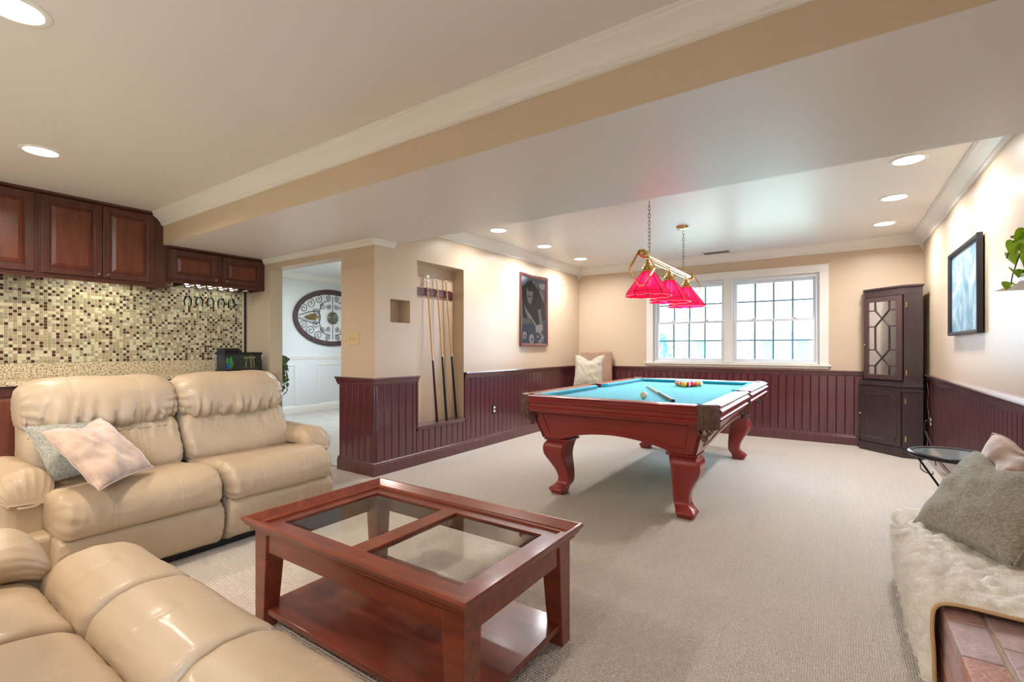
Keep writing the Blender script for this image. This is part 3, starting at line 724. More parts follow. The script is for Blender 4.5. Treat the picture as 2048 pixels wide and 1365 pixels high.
# far sofa faces +x ; local x -> -y
sofa('reclining_sofa', 'tan leather reclining sofa standing in front of the granite bar', (-3.905, 1.335, 0), -PI / 2, [(-.70, -.004), (.004, .72)], arm_w=.15, seed=3)
sofa('reclining_sofa', 'tan leather sofa at the lower left, nearest the viewer, seen from its back corner', (0, -.375, 0), 0, [(-2.06, -1.625), (-1.625, -1.145), (-1.145, -.66)], arm_w=.24, seed=21, bolster=True)

def pillow(name, label, A, E, C, thick, mt, group=None, seed=0, cat='pillow', fold=0, conc=.07, crease=.012, gap=None):
    """square pillow: A corner, E along the bottom, C up the side"""
    A, E, C = Vector(A), Vector(E), Vector(C); ux = (E - A) / 2; uy = (C - A) / 2; c = A + ux + uy; nn = ux.cross(uy).normalized()
    K = 30; vs = []; fs = []; idx = {}
    for side in (1, -1):
        for i in range(K + 1):
            for j in range(K + 1):
                u = -1 + 2 * i / K; v = -1 + 2 * j / K
                if side == -1 and (i in (0, K) or j in (0, K)): idx[(side, i, j)] = idx[(1, i, j)]; continue
                x = u * (1 - conc * (1 - v * v)); y = v * (1 - conc * (1 - u * u))
                h = thick / 2 * ((1 - abs(u) ** 2.6) ** .55) * ((1 - abs(v) ** 2.6) ** .55)
                p = c + ux * x + uy * y
                w = noise.noise(Vector((u * 2.2 + seed, v * 2.2, side))) * crease * 1.6 + abs(noise.noise(Vector((u * 3 + v * 2 + seed, v * 1.2 - u, side * 2)))) * -crease * 2
                if fold: h -= fold * math.exp(-((v - .72) / .16) ** 2) * math.exp(-(u / .5) ** 2) * .5; p += uy * (-fold * 6 * math.exp(-(u / .42) ** 2) * max(0, v) ** 3)
                edge = (1 - u ** 4) * (1 - v ** 4)
                p += nn * side * (h + w * edge); idx[(side, i, j)] = len(vs); vs.append(p)
    for side in (1, -1):
        for i in range(K):
            for j in range(K):
                f = [idx[(side, i, j)], idx[(side, i + 1, j)], idx[(side, i + 1, j + 1)], idx[(side, i, j + 1)]]
                fs.append(tuple(f if side == 1 else f[::-1]))
    m = MB(); m.add(vs, fs)
    o = m.build(name, mt, smooth=True, angle=180); tag(o, label, cat, group)
    rim = [idx[(1, i, 0)] for i in range(K)] + [idx[(1, K, j)] for j in range(K)] + [idx[(1, K - i, K)] for i in range(K)] + [idx[(1, 0, K - j)] for j in range(K)]
    MB().tube([vs[i] for i in rim], .0035, 6, closed=True).build('piping', mt, o, smooth=True)
    return o
pillow('throw_pillow', 'sage chenille throw pillow mostly hidden behind the fuzzy tan pillow on the far sofa', (-3.16, .66, .51), (-3.30, 1.03, .50), (-3.375, .60, .765), .10, M['p_green'], seed=1, group='pillows on the far sofa')
pillow('throw_pillow', 'fuzzy tan throw pillow leaning on the left armrest of the far sofa', (-2.74, .73, .52), (-3.02, 1.03, .525), (-3.13, .615, .765), .14, M['p_tan'], seed=5, fold=.03, group='pillows on the far sofa')

# ------------------------------------------------------------------ coffee table
t = thing('coffee_table', 'large cherry wood coffee table with two glass panes, in front of the sofas', 'coffee table', (-1.445, 1.37, 0))
ax0, ax1, ay0, ay1, az = -2.050, -.838, 1.005, 1.740, .46
def mitred_ring(x0, x1, y0, y1, prof, z):
    """profile (inward offset, z) swept round a rectangle with mitred corners"""
    n = len(prof); vs = []; fs = []
    cs = ((x0, y0, 1, 1), (x1, y0, -1, 1), (x1, y1, -1, -1), (x0, y1, 1, -1))
    for cx, cy, sx, sy in cs:
        for o, w in prof: vs.append((cx + sx * o, cy + sy * o, z + w))
    for k in range(4):
        q = (k + 1) % 4
        for i in range(n): fs.append((k * n + i, k * n + (i + 1) % n, q * n + (i + 1) % n, q * n + i))
    return MB().add(vs, fs)
mitred_ring(ax0, ax1, ay0, ay1, [(0, -.008), (.004, 0), (.014, 0), (.046, -.034), (.046, -.040), (.030, -.044), (.012, -.030), (.010, -.020), (.002, -.016)], az).build('moulded_rim', M['cherry'], t, smooth=True, angle=22)
mitred_ring(ax0 + .016, ax1 - .016, ay0 + .016, ay1 - .016, [(0, -.026), (0, -.036), (.010, -.042), (.010, -.052), (.05, -.052), (.05, -.026)], az).build('lower_moulding', M['cherry'], t, smooth=True, angle=22)
mitred_ring(ax0 + .036, ax1 - .036, ay0 + .036, ay1 - .036, [(0, -.034), (.085, -.034), (.085, -.056), (0, -.056)], az).build('top_frame', M['cherry_x'], t)
xm = (ax0 + ax1) / 2
MB().box(xm - .040, xm + .040, ay0 + .121, ay1 - .121, az - .056, az - .034).build('cross_bar', M['cherry'], t)
for a, b in ((ax0 + .121, xm - .040), (xm + .040, ax1 - .121)):
    c, d = ay0 + .121, ay1 - .121; zt = az - .038; bv = .022; zb = zt - .006
    g = MB(); g.add([(a, c, zb + .001), (b, c, zb + .001), (b, d, zb + .001), (a, d, zb + .001), (a + bv, c + bv, zt), (b - bv, c + bv, zt), (b - bv, d - bv, zt), (a + bv, d - bv, zt)], [(4, 5, 6, 7), (0, 1, 5, 4), (1, 2, 6, 5), (2, 3, 7, 6), (3, 0, 4, 7)])
    g.build('glass_pane', M['tglass'], t)
m = MB(); i0 = .048
for (a, b, c, d) in ((ax0 + i0, ax1 - i0, ay0 + i0, ay0 + i0 + .02), (ax0 + i0, ax1 - i0, ay1 - i0 - .02, ay1 - i0), (ax0 + i0, ax0 + i0 + .02, ay0 + i0, ay1 - i0), (ax1 - i0 - .02, ax1 - i0, ay0 + i0, ay1 - i0)):
    MB().box(a, b, c, d, az - .135, az - .052).build('apron', M['cherry'], t)
for sx in (0, 1):
    for sy in (0, 1):
        X = (ax0 + .040, ax1 - .040)[sx]; Y = (ay0 + .040, ay1 - .040)[sy]; dx = (1, -1)[sx]; dy = (1, -1)[sy]
        wt, wb_ = .088, .062
        MB().frustum((X + dx * wb_ / 2, Y + dy * wb_ / 2, 0), wb_, wb_, (X + dx * wt / 2, Y + dy * wt / 2, az - .052), wt, wt).build('leg', M['cherry'], t, bevel=.003)
MB().box(ax0 + .052, ax1 - .052, ay0 + .052, ay1 - .052, .062, .085).build('shelf', M['cherry_x'], t, bevel=.004)

# ------------------------------------------------------------------ pool table
px0, px1, py0, py1 = -2.075, -.620, 3.125, 5.755; pz = .80; bz = .763
pcx, pcy = (px0 + px1) / 2, (py0 + py1) / 2
t = thing('pool_table', 'mahogany pool table with teal felt, fringed leather pockets and cabriole legs', 'pool table', (pcx, pcy, 0))
MB().box(px0 + .08, px1 - .08, py0 + .08, py1 - .08, bz - .03, bz).build('felt_bed', M['felt'], t)
RP = [(0, -.125), (-.002, -.118), (-.014, -.106), (-.015, -.092), (-.003, -.084), (-.003, -.060), (-.018, -.053), (-.024, -.040), (-.010, -.030), (-.004, -.018), (-.018, -.006), (-.004, 0), (.095, -.002), (.10, -.004), (.10, -.05), (.02, -.125)]
def rail_seg(p0, p1, out):
    """rail: profile x is inward (+) from outer edge"""
    inn = -Vector(out); q = MB(); q.prism([(a, b) for a, b in RP], p0, p1, inn); o = q.build('rail', M['pool'], t, smooth=True, angle=28)
    p0, p1 = Vector(p0), Vector(p1); d = (p1 - p0).normalized(); c = MB()
    cp = [(.095, -.004), (.125, -.002), (.150, -.006), (.152, -.012), (.128, -.036), (.095, -.038)]
    n = len(cp); vs = [p0 + inn * u + Vector((0, 0, w)) + d * max(0, (u - .09) * 1.1) for u, w in cp] + [p1 + inn * u + Vector((0, 0, w)) - d * max(0, (u - .09) * 1.1) for u, w in cp]
    c.add(vs, [(i, (i + 1) % n, n + (i + 1) % n, n + i) for i in range(n)] + [tuple(range(n))[::-1], tuple(range(n, 2 * n))])
    c.build('cushion', M['felt'], o, smooth=True, angle=30)
    s = MB(); k = 3; Lr = (p1 - p0).length
    for i in range(1, k + 1):
        q_ = p0 + d * Lr * i / (k + 1) + inn * .06
        s.poly([q_ + Vector((0, -.011, .0005)), q_ + Vector((.007, 0, .0005)), q_ + Vector((0, .011, .0005)), q_ + Vector((-.007, 0, .0005))], (0, 0, .0008))
    s.build('sight', M['plate_w'], o)
cg = .105; sg = .062
rail_seg((px0 + cg, py0, pz), (px1 - cg, py0, pz), (0, -1, 0)); rail_seg((px0 + cg, py1, pz), (px1 - cg, py1, pz), (0, 1, 0))
for xx, o_ in ((px0, -1), (px1, 1)):
    rail_seg((xx, py0 + cg, pz), (xx, pcy - sg, pz), (o_, 0, 0)); rail_seg((xx, pcy + sg, pz), (xx, py1 - cg, pz), (o_, 0, 0))
# cabinet body with arched skirts, tapering in
def skirt(a, b, nrm, name):
    """panel between a and b (top xy pairs), leaning in towards the bottom"""
    a, b, nrm = Vector(a), Vector(b), Vector(nrm); d = (b - a); L = d.length; d.normalize(); q = MB(); K = 28; front = []
    zt = pz - .118; zb = .455; lean = .07
    def bot(s):
        u = min(s, 1 - s); 
        if u < .14: return zb
        v = (u - .14) / .36; return zb + .075 * math.sin(min(1, v) * PI / 2) ** .8
    vs = []; fs = []
    for i in range(K + 1):
        s = i / K; zz = bot(s)
        for z_, e in ((zt, 0), (zz, 0), (zz, 1), (zt, 1)):
            f = (zt - z_) / (zt - zb); ins = lean * f
            x = a + d * (ins + (L - 2 * ins) * s) - nrm * (ins + e * .025); vs.append((x.x, x.y, z_))
    for i in range(K):
        for k in range(4): fs.append((i * 4 + k, i * 4 + (k + 1) % 4, (i + 1) * 4 + (k + 1) % 4, (i + 1) * 4 + k))
    fs += [(3, 2, 1, 0), (K * 4, K * 4 + 1, K * 4 + 2, K * 4 + 3)]
    o = q.add(vs, fs).build(name, M['pool'], t, smooth=True, angle=30)
    # applied bead outlining the panel
    P_ = []
    for i in range(K + 1):
        s = .07 + .86 * i / K; z_ = bot(s) + .035; f = (zt - z_) / (zt - zb); ins = lean * f
        x = a + d * (ins + (L - 2 * ins) * s) - nrm * (ins - .001); P_.append((x.x, x.y, z_))
    for s in (.93, .07):
        z_ = zt - .03; f = (zt - z_) / (zt - zb); ins = lean * f; x = a + d * (ins + (L - 2 * ins) * s) - nrm * (ins - .001); P_.append((x.x, x.y, z_))
    MB().tube(P_, .0045, 6, closed=True).build('bead', M['pool'], o, smooth=True)
i_ = .075
skirt((px0 + i_, py0 + i_, 0), (px1 - i_, py0 + i_, 0), (0, -1, 0), 'skirt'); skirt((px1 - i_, py1 - i_, 0), (px0 + i_, py1 - i_, 0), (0, 1, 0), 'skirt')
skirt((px0 + i_, py1 - i_, 0), (px0 + i_, py0 + i_, 0), (-1, 0, 0), 'skirt'); skirt((px1 - i_, py0 + i_, 0), (px1 - i_, py1 - i_, 0), (1, 0, 0), 'skirt')
# small drawer/handle on the right skirt under the rail
# legs
for sx in (-1, 1):
    for sy in (-1, 1):
        X = pcx + sx * .480; Y = pcy + sy * 1.04; dv = Vector((sx, sy, 0)).normalized()
        st = [(.43, .000, .165), (.40, .022, .178), (.36, .034, .178), (.31, .030, .165), (.25, .004, .138), (.19, -.022, .112), (.14, -.034, .098), (.10, -.032, .095), (.075, -.014, .100), (.055, .012, .112), (.038, .026, .120), (.02, .022, .108), (0, .016, .094)]
        cs = catmull([(a, b, c) for a, b, c in st], 3, closed=False); vs = []; fs = []; n = 8
        for a, b, w in cs:
            c = Vector((X, Y, a)) + dv * b; h = w * .55; k = h * .78
            for ox, oy in ((-h, -k), (-k, -h), (k, -h), (h, -k), (h, k), (k, h), (-k, h), (-h, k)): vs.append((c.x + ox, c.y + oy, max(0.002, a)))
        for i in range(len(cs) - 1):
            for j in range(n): fs.append((i * n + j, i * n + (j + 1) % n, (i + 1) * n + (j + 1) % n, (i + 1) * n + j))
        fs += [tuple(range(n)), tuple(range((len(cs) - 1) * n, len(cs) * n))[::-1]]
        lg = MB().add(vs, fs).build('leg', M['pool'], t, smooth=True, angle=35)
        MB().box(X - .105, X + .105, Y - .105, Y + .105, .432, .450).box(X - .09, X + .09, Y - .09, Y + .09, .45, .465).build('collar', M['pool'], lg, bevel=.005)
# pockets
def pocket(cx, cy, a0, a1, r, corner):
    o = MB(); q = []
    pts = [(cx + r * math.cos(a0 + (a1 - a0) * i / 12), cy + r * math.sin(a0 + (a1 - a0) * i / 12)) for i in range(13)]
    ri = r - .045; pin = [(cx + ri * math.cos(a0 + (a1 - a0) * i / 12), cy + ri * math.sin(a0 + (a1 - a0) * i / 12)) for i in range(13)]
    vs = []; fs = []
    for p, w in zip(pts, pin):
        vs += [(p[0], p[1], pz - .03), (p[0], p[1], pz + .001), ((p[0] * .6 + w[0] * .4), (p[1] * .6 + w[1] * .4), pz + .007), (w[0], w[1], pz + .0), (w[0], w[1], bz - .03)]
    for i in range(12):
        for k in range(4): fs.append((i * 5 + k, i * 5 + k + 1, (i + 1) * 5 + k + 1, (i + 1) * 5 + k))
    pk = o.add(vs, fs).build('pocket', M['gravel_leather'], t, smooth=True, angle=60)
    # fringe
    f = MB(); n = 46 if corner else 26
    for i in range(n):
        a = a0 + (a1 - a0) * (i + .5) / n; jl = random.uniform(-.008, .004); rr = r + random.uniform(.001, .005)
        x, y = cx + rr * math.cos(a), cy + rr * math.sin(a)
        f.tube([(x, y, pz - .02), (x + math.cos(a) * .003, y + math.sin(a) * .003, pz - .08), (x + random.uniform(-.002, .002), y + random.uniform(-.002, .002), pz - .148 + jl)], .0032 if corner else .0034, 5)
    f.build('fringe', M['gravel_leather'], pk, kind='stuff')
    # net basket
    nb = MB(); bx, by = cx + .02 * (1 if cx > pcx else -1), cy + (.02 * (1 if cy > pcy else -1) if corner else 0); R = .058
    for k in range(10):
        for sgn in (1, -1):
            P_ = []
            for i in range(9):
                s = i / 8; a = 2 * PI * k / 10 + sgn * s * 1.3; rr = R * (1 - .15 * s) if s < .75 else R * (1 - .15 * s) * (1 - (s - .75) * 2.6)
                P_.append((bx + rr * math.cos(a), by + rr * math.sin(a), bz - .04 - .13 * s))
            nb.tube(P_, .0028, 4)
    nb.build('net', M['gravel_leather'], pk, kind='stuff')
    MB().lathe([(.001, bz - .205), (.016, bz - .20), (.022, bz - .185), (.020, bz - .172), (.012, bz - .165), (.001, bz - .165)], (bx, by, 0), 12).build('tassel', M['gravel_leather'], pk, smooth=True)
k = .098; r_ = .10
pocket(px0 + k, py0 + k, PI - .1, PI * 1.5 + .1, r_, True); pocket(px1 - k, py0 + k, -PI / 2 - .1, .1, r_, True)
pocket(px1 - k, py1 - k, -.1, PI / 2 + .1, r_, True); pocket(px0 + k, py1 - k, PI / 2 - .1, PI + .1, r_, True)
pocket(px1 - .055, pcy, -PI / 2, PI / 2, .062, False); pocket(px0 + .055, pcy, PI / 2, PI * 1.5, .062, False)
# balls
BR = .0286; bzz = bz + BR
def ball_mat(name, c, stripe=False):
    m = mat(name, c, .06, coat=.5)
    if stripe:
        nt = m.node_tree; N = nt.nodes; L = nt.links; tc = N.new('ShaderNodeTexCoord'); sp = N.new('ShaderNodeSeparateXYZ'); L.new(tc.outputs['Object'], sp.inputs[0])
        ab = N.new('ShaderNodeMath'); ab.operation = 'ABSOLUTE'; L.new(sp.outputs['X'], ab.inputs[0])
        gt = N.new('ShaderNodeMath'); gt.operation = 'GREATER_THAN'; gt.inputs[1].default_value = .015; L.new(ab.outputs[0], gt.inputs[0])
        mx = N.new('ShaderNodeMix'); mx.data_type = 'RGBA'; mx.inputs['A'].default_value = c; mx.inputs['B'].default_value = srgb(238, 228, 205)
        L.new(gt.outputs[0], mx.inputs['Factor']); L.new(mx.outputs['Result'], N['Principled BSDF'].inputs['Base Color'])
    return m
cols = dict(yellow=srgb(232, 172, 20), blue=srgb(30, 60, 150), red=srgb(214, 40, 60), purple=srgb(80, 40, 110), orange=srgb(226, 120, 40), green=srgb(20, 110, 80), maroon=srgb(120, 30, 40), black=srgb(20, 20, 22))
rack = [['yellow', 0], ['maroon', 1], ['red', 1], ['orange', 1], ['black', 0], ['red', 0], ['purple', 1], ['green', 0], ['blue', 1], ['orange', 0], ['orange', 1], ['blue', 0], ['green', 1], ['purple', 0], ['yellow', 1]]
mesh = None; bi = 0; posn = ('at the left end', 'second from the left', 'in the middle', 'second from the right', 'at the right end')
rown = ('at the apex nearest the viewer', 'in the second row', 'in the third row', 'in the fourth row', 'in the back row')
for row in range(5):
    for c in range(row + 1):
        col, stp = rack[bi]; bi += 1
        x = -1.287 + (c - row / 2) * BR * 2.01; y = 4.98 + row * BR * 1.745
        mb = MB().sphere((x, y, bzz), BR, 20, 12)
        o = mb.build('pool_ball', ball_mat('ball_%s%d' % (col, stp), cols[col], stp), smooth=True, angle=180, origin=(x, y, bzz))
        o.rotation_euler = (random.uniform(-.4, .4), random.uniform(-.3, .3), random.uniform(-.6, .6))
        pos = '' if row == 0 else ' ' + {1: ('left', 'right'), 2: ('left', 'middle', 'right'), 3: ('left', 'second from left', 'third from left', 'right'), 4: ('far left', 'second from left', 'middle', 'fourth from left', 'far right')}[row][c]
        tag(o, '%s %s pool ball %s%s of the racked triangle' % ('striped' if stp else 'solid', col, rown[row], (',' + pos) if pos else ''), 'pool ball', 'racked pool balls')
o = MB().sphere((-1.25, 3.665, bzz), BR, 24, 14).build('cue_ball', mat('cue_ball', srgb(236, 212, 176), .1, coat=.5), smooth=True, angle=180, origin=(-1.25, 3.665, bzz))
tag(o, 'ivory cue ball alone on the near end of the teal felt', 'pool ball')
def cue(name, label, p0, p1, mb_, butt, group=None, r0=.0145, r1=.0062):
    """p0 butt end, p1 tip end"""
    p0, p1 = Vector(p0), Vector(p1); t = thing(name, label, 'pool cue', tuple(p0), 0, group)
    L = lambda s: p0.lerp(p1, s)
    MB().cyl(L(.0), L(.45), r0, r0 * .72, 14).build('butt', mb_, t, smooth=True)
    MB().cyl(L(.45), L(.99), r0 * .72, r1, 14).build('shaft', M['cue_l'], t, smooth=True)
    MB().cyl(L(.44), L(.455), r0 * .76, r0 * .74, 14).build('joint_collar', M['steel'], t, smooth=True)
    MB().cyl(L(-.008), L(.0), r0 * .95, r0, 14).build('bumper', M['black'], t, smooth=True)
    MB().cyl(L(.975), L(.99), r1 * 1.05, r1 * 1.02, 12).build('ferrule', M['plate_w'], t, smooth=True)
    MB().cyl(L(.99), L(.9975), r1, r1 * .8, 12).build('tip', mat('cue_tip', srgb(40, 52, 70), .8), t, smooth=True)
    return t
cue('pool_cue', 'dark-butted pool cue lying diagonally on the teal felt', (-.985, 3.52, bz + .0155), (-1.615, 4.83, bz + .008), mat('mauve_butt', srgb(62, 48, 62), .25), 0)

# ------------------------------------------------------------------ billiard lamp
LX = -1.345; bzl = 1.955; y0l, y1l = 3.93, 5.50
t = thing('billiard_light', 'brass billiard lamp with three magenta red glass shades hung on two chains', 'pendant light', (LX, (y0l + y1l) / 2, bzl))
MB().cyl((LX, y0l, bzl), (LX, y1l, bzl), .022, n=20).build('bar', M['brass'], t, smooth=True)
MB().cyl((LX, y0l + .1, bzl - .045), (LX, y1l - .1, bzl - .045), .007, n=10).build('lower_rod', M['brass'], t, smooth=True)
for ye, sg_ in ((y0l, -1), (y1l, 1)):
    MB().sphere((LX, ye + sg_ * .01, bzl), .036, 18, 12).lathe([(.03, 0), (.038, .008), (.03, .016)], (LX, ye - sg_ * .02, bzl), 18, axis='y').build('finial', M['brass'], t, smooth=True)
    w = .108; h = .155; zc = bzl - .125; ring = [(-.022, h), (.022, h), (w, .01), (w, -.01), (.022, -h), (-.022, -h), (-w, -.01), (-w, .01)]
    vs = []; n = 8
    for ry, (sc) in ((-.017, 1), (.017, 1), (.017, .93), (-.017, .93)):
        for a, b in ring: vs.append((LX + a * sc, ye + sg_ * .03 + ry, zc + b * sc))
    fs = [(k * n + i, k * n + (i + 1) % n, ((k + 1) % 4) * n + (i + 1) % n, ((k + 1) % 4) * n + i) for k in range(4) for i in range(n)]
    MB().add(vs, fs).build('diamond_strap', M['brass'], t, bevel=.001)
for k_, ys in enumerate((4.055, 4.69, 5.32)):
    # fitter
    ft = MB().lathe([(.018, bzl - .03), (.020, bzl - .06), (.034, bzl - .07), (.036, bzl - .088), (.046, bzl - .092), (.050, bzl - .112), (.044, bzl - .118), (.056, bzl - .128), (.062, bzl - .140), (.052, bzl - .142)], (LX, ys, 0), 20, close=False).build('fitter', M['brass'], t, smooth=True, angle=35)
    zt_, zm_, zb_ = bzl - .140, bzl - .312, bzl - .345; rt, rm, rb = .050, .178, .195; n = 10
    P3 = lambda r, i, z, o=0: (LX + r * math.cos(2 * PI * (i + o) / n), ys + r * math.sin(2 * PI * (i + o) / n), z)
    sh = MB()
    for i in range(n):
        sh.tube([P3(rt, i, zt_), P3(rm, i, zm_), P3(rb, i, zb_)], .0036, 5)
    sh.tube([P3(rt, i, zt_) for i in range(n)], .004, 5, closed=True); sh.tube([P3(rm, i, zm_) for i in range(n)], .0026, 5, closed=True)
    so = sh.build('shade', mat('lead_came%d' % k_, srgb(110, 12, 34), .3, metal=.6), t)
    for i in range(n):
        a, b, c, d, e, f = P3(rt, i, zt_), P3(rt, i + 1, zt_), P3(rm, i + 1, zm_), P3(rm, i, zm_), P3(rb, i + 1, zb_), P3(rb, i, zb_)
        mid = P3(rb * 1.0, i, zb_ - .006, .5); 
        MB().add([a, b, c, d], [(0, 1, 2, 3)]).build('glass_panel', M['redglass'], so)
        MB().add([d, c, e, mid, f], [(0, 1, 2, 3, 4)]).build('glass_border', M['redglass'], so)
    rim = []
    for i in range(n): rim += [P3(rb, i, zb_), P3(rb, i, zb_ - .006, .5)]
    MB().tube(rim, .0026, 5, closed=True).build('rim', mat('rim_came%d' % k_, srgb(235, 190, 190), .3, metal=.4), so)
    MB().lathe([(.012, bzl - .145), (.014, bzl - .165), (.03, bzl - .20), (.032, bzl - .225), (.022, bzl - .25), (.001, bzl - .258)], (LX, ys, 0), 16).build('bulb', mat('frosted_bulb%d' % k_, (1, .95, .85, 1), .4, emis=(1, .86, .66, 1), estr=5), t, smooth=True)
    lamp('POINT', 'bulb_light', Vector((LX, ys, bzl - .285)) - Vector((LX, (y0l + y1l) / 2, bzl)), 1.2, (1, .78, .6), parent=t, shadow_soft_size=.03)
def chain(par, x, y, z0, z1, name='chain'):
    m = MB(); Lk = .040; n = int((z1 - z0) / (Lk * .78)); st = (z1 - z0) / n
    for i in range(n):
        zc = z0 + st * (i + .5); a = .25 if i % 2 else PI / 2 + .25; P_ = []
        for q in range(12):
            th = 2 * PI * q / 12; u = .009 * math.cos(th); w = .0235 * math.sin(th)
            P_.append((x + u * math.cos(a), y + u * math.sin(a), zc + w))
        m.tube(P_, .0021, 5, closed=True)
    m.build(name, mat('chain_' + name, srgb(120, 104, 74), .3, metal=1), par, smooth=True)
chain(t, LX, 4.09, bzl + .05, CEIL - .02); chain(t, LX, 5.20, bzl + .05, CEIL - .045)
for yy in (4.09, 5.20):
    MB().tube([(LX, yy + .024 * math.cos(2 * PI * i / 16), bzl + .028 + .026 * math.sin(2 * PI * i / 16)) for i in range(16)], .003, 6, closed=True).build('loop', M['brass'], t, smooth=True)
MB().lathe([(.001, -.03), (.03, -.03), (.055, -.022), (.064, -.010), (.064, 0)], (LX, 5.16, CEIL), 24).build('canopy', M['brass'], t, smooth=True, angle=30)
MB().tube([(LX - .025 + .012 * math.cos(PI * i / 6), 5.10, CEIL - .035 + .014 * math.sin(-PI * i / 6) * 1) for i in range(11)], .003, 6).build('hook', M['brass'], t, smooth=True)
MB().cyl((LX, 4.09, CEIL - .03), (LX, 4.09, CEIL), .004, n=8).build('ceiling_hook', M['brass'], t)

# ------------------------------------------------------------------ cue niche
rx = XL - .15
t = thing('cue_rack', 'dark red wooden bar that holds pool cues inside the wall niche', 'cue rack', (rx, 3.78, 1.72))
MB().box(rx, rx + .022, 3.42, 4.06, 1.715, 1.80).build('bar', M['maho'], t, bevel=.004)
MB().box(rx, rx + .016, 4.06, 4.085, 1.70, 1.79).box(rx, rx + .03, 3.41, 3.43, 1.71, 1.805).build('end_block', M['maho_dark'], t, bevel=.002)
for i, yy in enumerate((3.68, 3.82, 3.965)):
    MB().tube([(rx + .02, yy - .012, 1.77), (rx + .045, yy - .014, 1.77), (rx + .05, yy, 1.77), (rx + .045, yy + .014, 1.77), (rx + .02, yy + .012, 1.77)], .003, 6).build('clip', M['black'], t)
cu = [('leftmost pool cue in the niche, dark red butt under a white bridge head', 3.665, 3.735, M['cue_r']), ('middle pool cue standing in the niche', 3.805, 3.885, M['cue_g']), ('rightmost pool cue in the niche, green-black butt', 3.95, 4.045, mat('black_butt', srgb(26, 30, 32), .25))]
for i, (lb, ya, yb, mm) in enumerate(cu):
    cue('pool_cue', lb, (XL - .045, yb, NZ0 + .018), (rx + .034, ya, 1.93 if i else 1.84), mm, 0, group='pool cues in the wall niche', r0=.0145, r1=.0065)
MB()
q = MB(); q.cyl((rx + .035, 3.664, 1.80), (rx + .036, 3.662, 1.93), .012, .010, 12); q.box(rx + .02, rx + .05, 3.64, 3.686, 1.862, 1.872); q.box(rx + .025, rx + .045, 3.645, 3.68, 1.905, 1.93)
tag(q.build('bridge_head', M['plate_w'], bevel=.002), 'white plastic bridge head on top of the leftmost cue', 'bridge head')

# switch plate and outlets
def plate(name, label, o, ux, uz, out, w, h, m_, kind):
    o, ux, out = Vector(o), Vector(ux), Vector(out); uz = Vector((0, 0, 1)); t = thing(name, label, name.split('_')[0] if kind != 's' else 'switch', tuple(o))
    def bx(a0, a1, b0, b1, c0, c1, nm, mm, bev=.001):
        vs = []
        q = MB()
        P8 = [o + ux * a + out * c + uz * b for a in (a0, a1) for c in (c0, c1) for b in (b0, b1)]
        q.add(P8, [(0, 1, 3, 2), (4, 6, 7, 5), (0, 4, 5, 1), (2, 3, 7, 6), (0, 2, 6, 4), (1, 5, 7, 3)]); return q.build(nm, mm, t, bevel=bev)
    bx(-w / 2, w / 2, -h / 2, h / 2, 0, .006, 'plate', m_, .002)
    if kind == 's':
        for k in (-1, 0, 1): bx(k * .046 - .005, k * .046 + .005, -.010, .012, .004, .016, 'toggle', M['plastic'])
    else:
        for k in (-1, 1): bx(-.017, .017, k * .022 - .014, k * .022 + .014, .004, .009, 'receptacle', M['plate_w'])
    return t
plate('switch_plate', 'ivory three-toggle switch plate on the column', (-3.75, YC, 1.25), (1, 0, 0), 0, (0, -1, 0), .165, .118, M['plastic'], 's')
plate('outlet_plate', 'outlet with dark plate and white sockets on the left wainscot', (XL + .016, 4.67, .42), (0, 1, 0), 0, (1, 0, 0), .075, .118, M['maho_dark'], 'o')
plate('outlet_plate', 'white outlet beside the corner cabinet on the right wainscot', (XR - .016, 6.33, .42), (0, 1, 0), 0, (-1, 0, 0), .075, .118, M['maho_dark'], 'o')

# ------------------------------------------------------------------ pictures
def frame_on_wall(name, label, x, y0, y1, z0, z1, sx, fw, th, mm, pic):
    t = thing(name, label, 'picture', (x, (y0 + y1) / 2, z0))
    prof = [(0, 0), (0, th), (fw * .3, th * 1.1), (fw * .8, th * .8), (fw, th * .55), (fw, 0)]
    n = len(prof); vs = []; fs = []
    for cy, cz, ay, az_ in ((y0, z0, 1, 1), (y1, z0, -1, 1), (y1, z1, -1, -1), (y0, z1, 1, -1)):
        for o, d in prof: vs.append((x + sx * d, cy + ay * o, cz + az_ * o))
    for k in range(4):
        for i in range(n): fs.append((k * n + i, k * n + (i + 1) % n, ((k + 1) % 4) * n + (i + 1) % n, ((k + 1) % 4) * n + i))
    MB().add(vs, fs).build('frame', mm, t, smooth=True, angle=25)
    x1 = x + sx * th * .3
    MB().add([(x1, y0 + fw, z0 + fw), (x1, y1 - fw, z0 + fw), (x1, y1 - fw, z1 - fw), (x1, y0 + fw, z1 - fw)], [(0, 1, 2, 3)]).build('print', pic, t)
    if sx < 0: return t
    x2 = x + sx * th * .5
    MB().add([(x2, y0 + fw, z0 + fw), (x2, y1 - fw, z0 + fw), (x2, y1 - fw, z1 - fw), (x2, y0 + fw, z1 - fw)], [(0, 1, 2, 3)]).build('glass', M['pane'], t)
    return t
t = frame_on_wall('framed_print', 'narrow framed grey print of a person leaning over a pool cue', XL, 5.25, 5.96, 1.187, 2.165, 1, .04, .028, M['maho'], mat('print_grey', srgb(140, 152, 162), .6, var=.3, vscale=3))
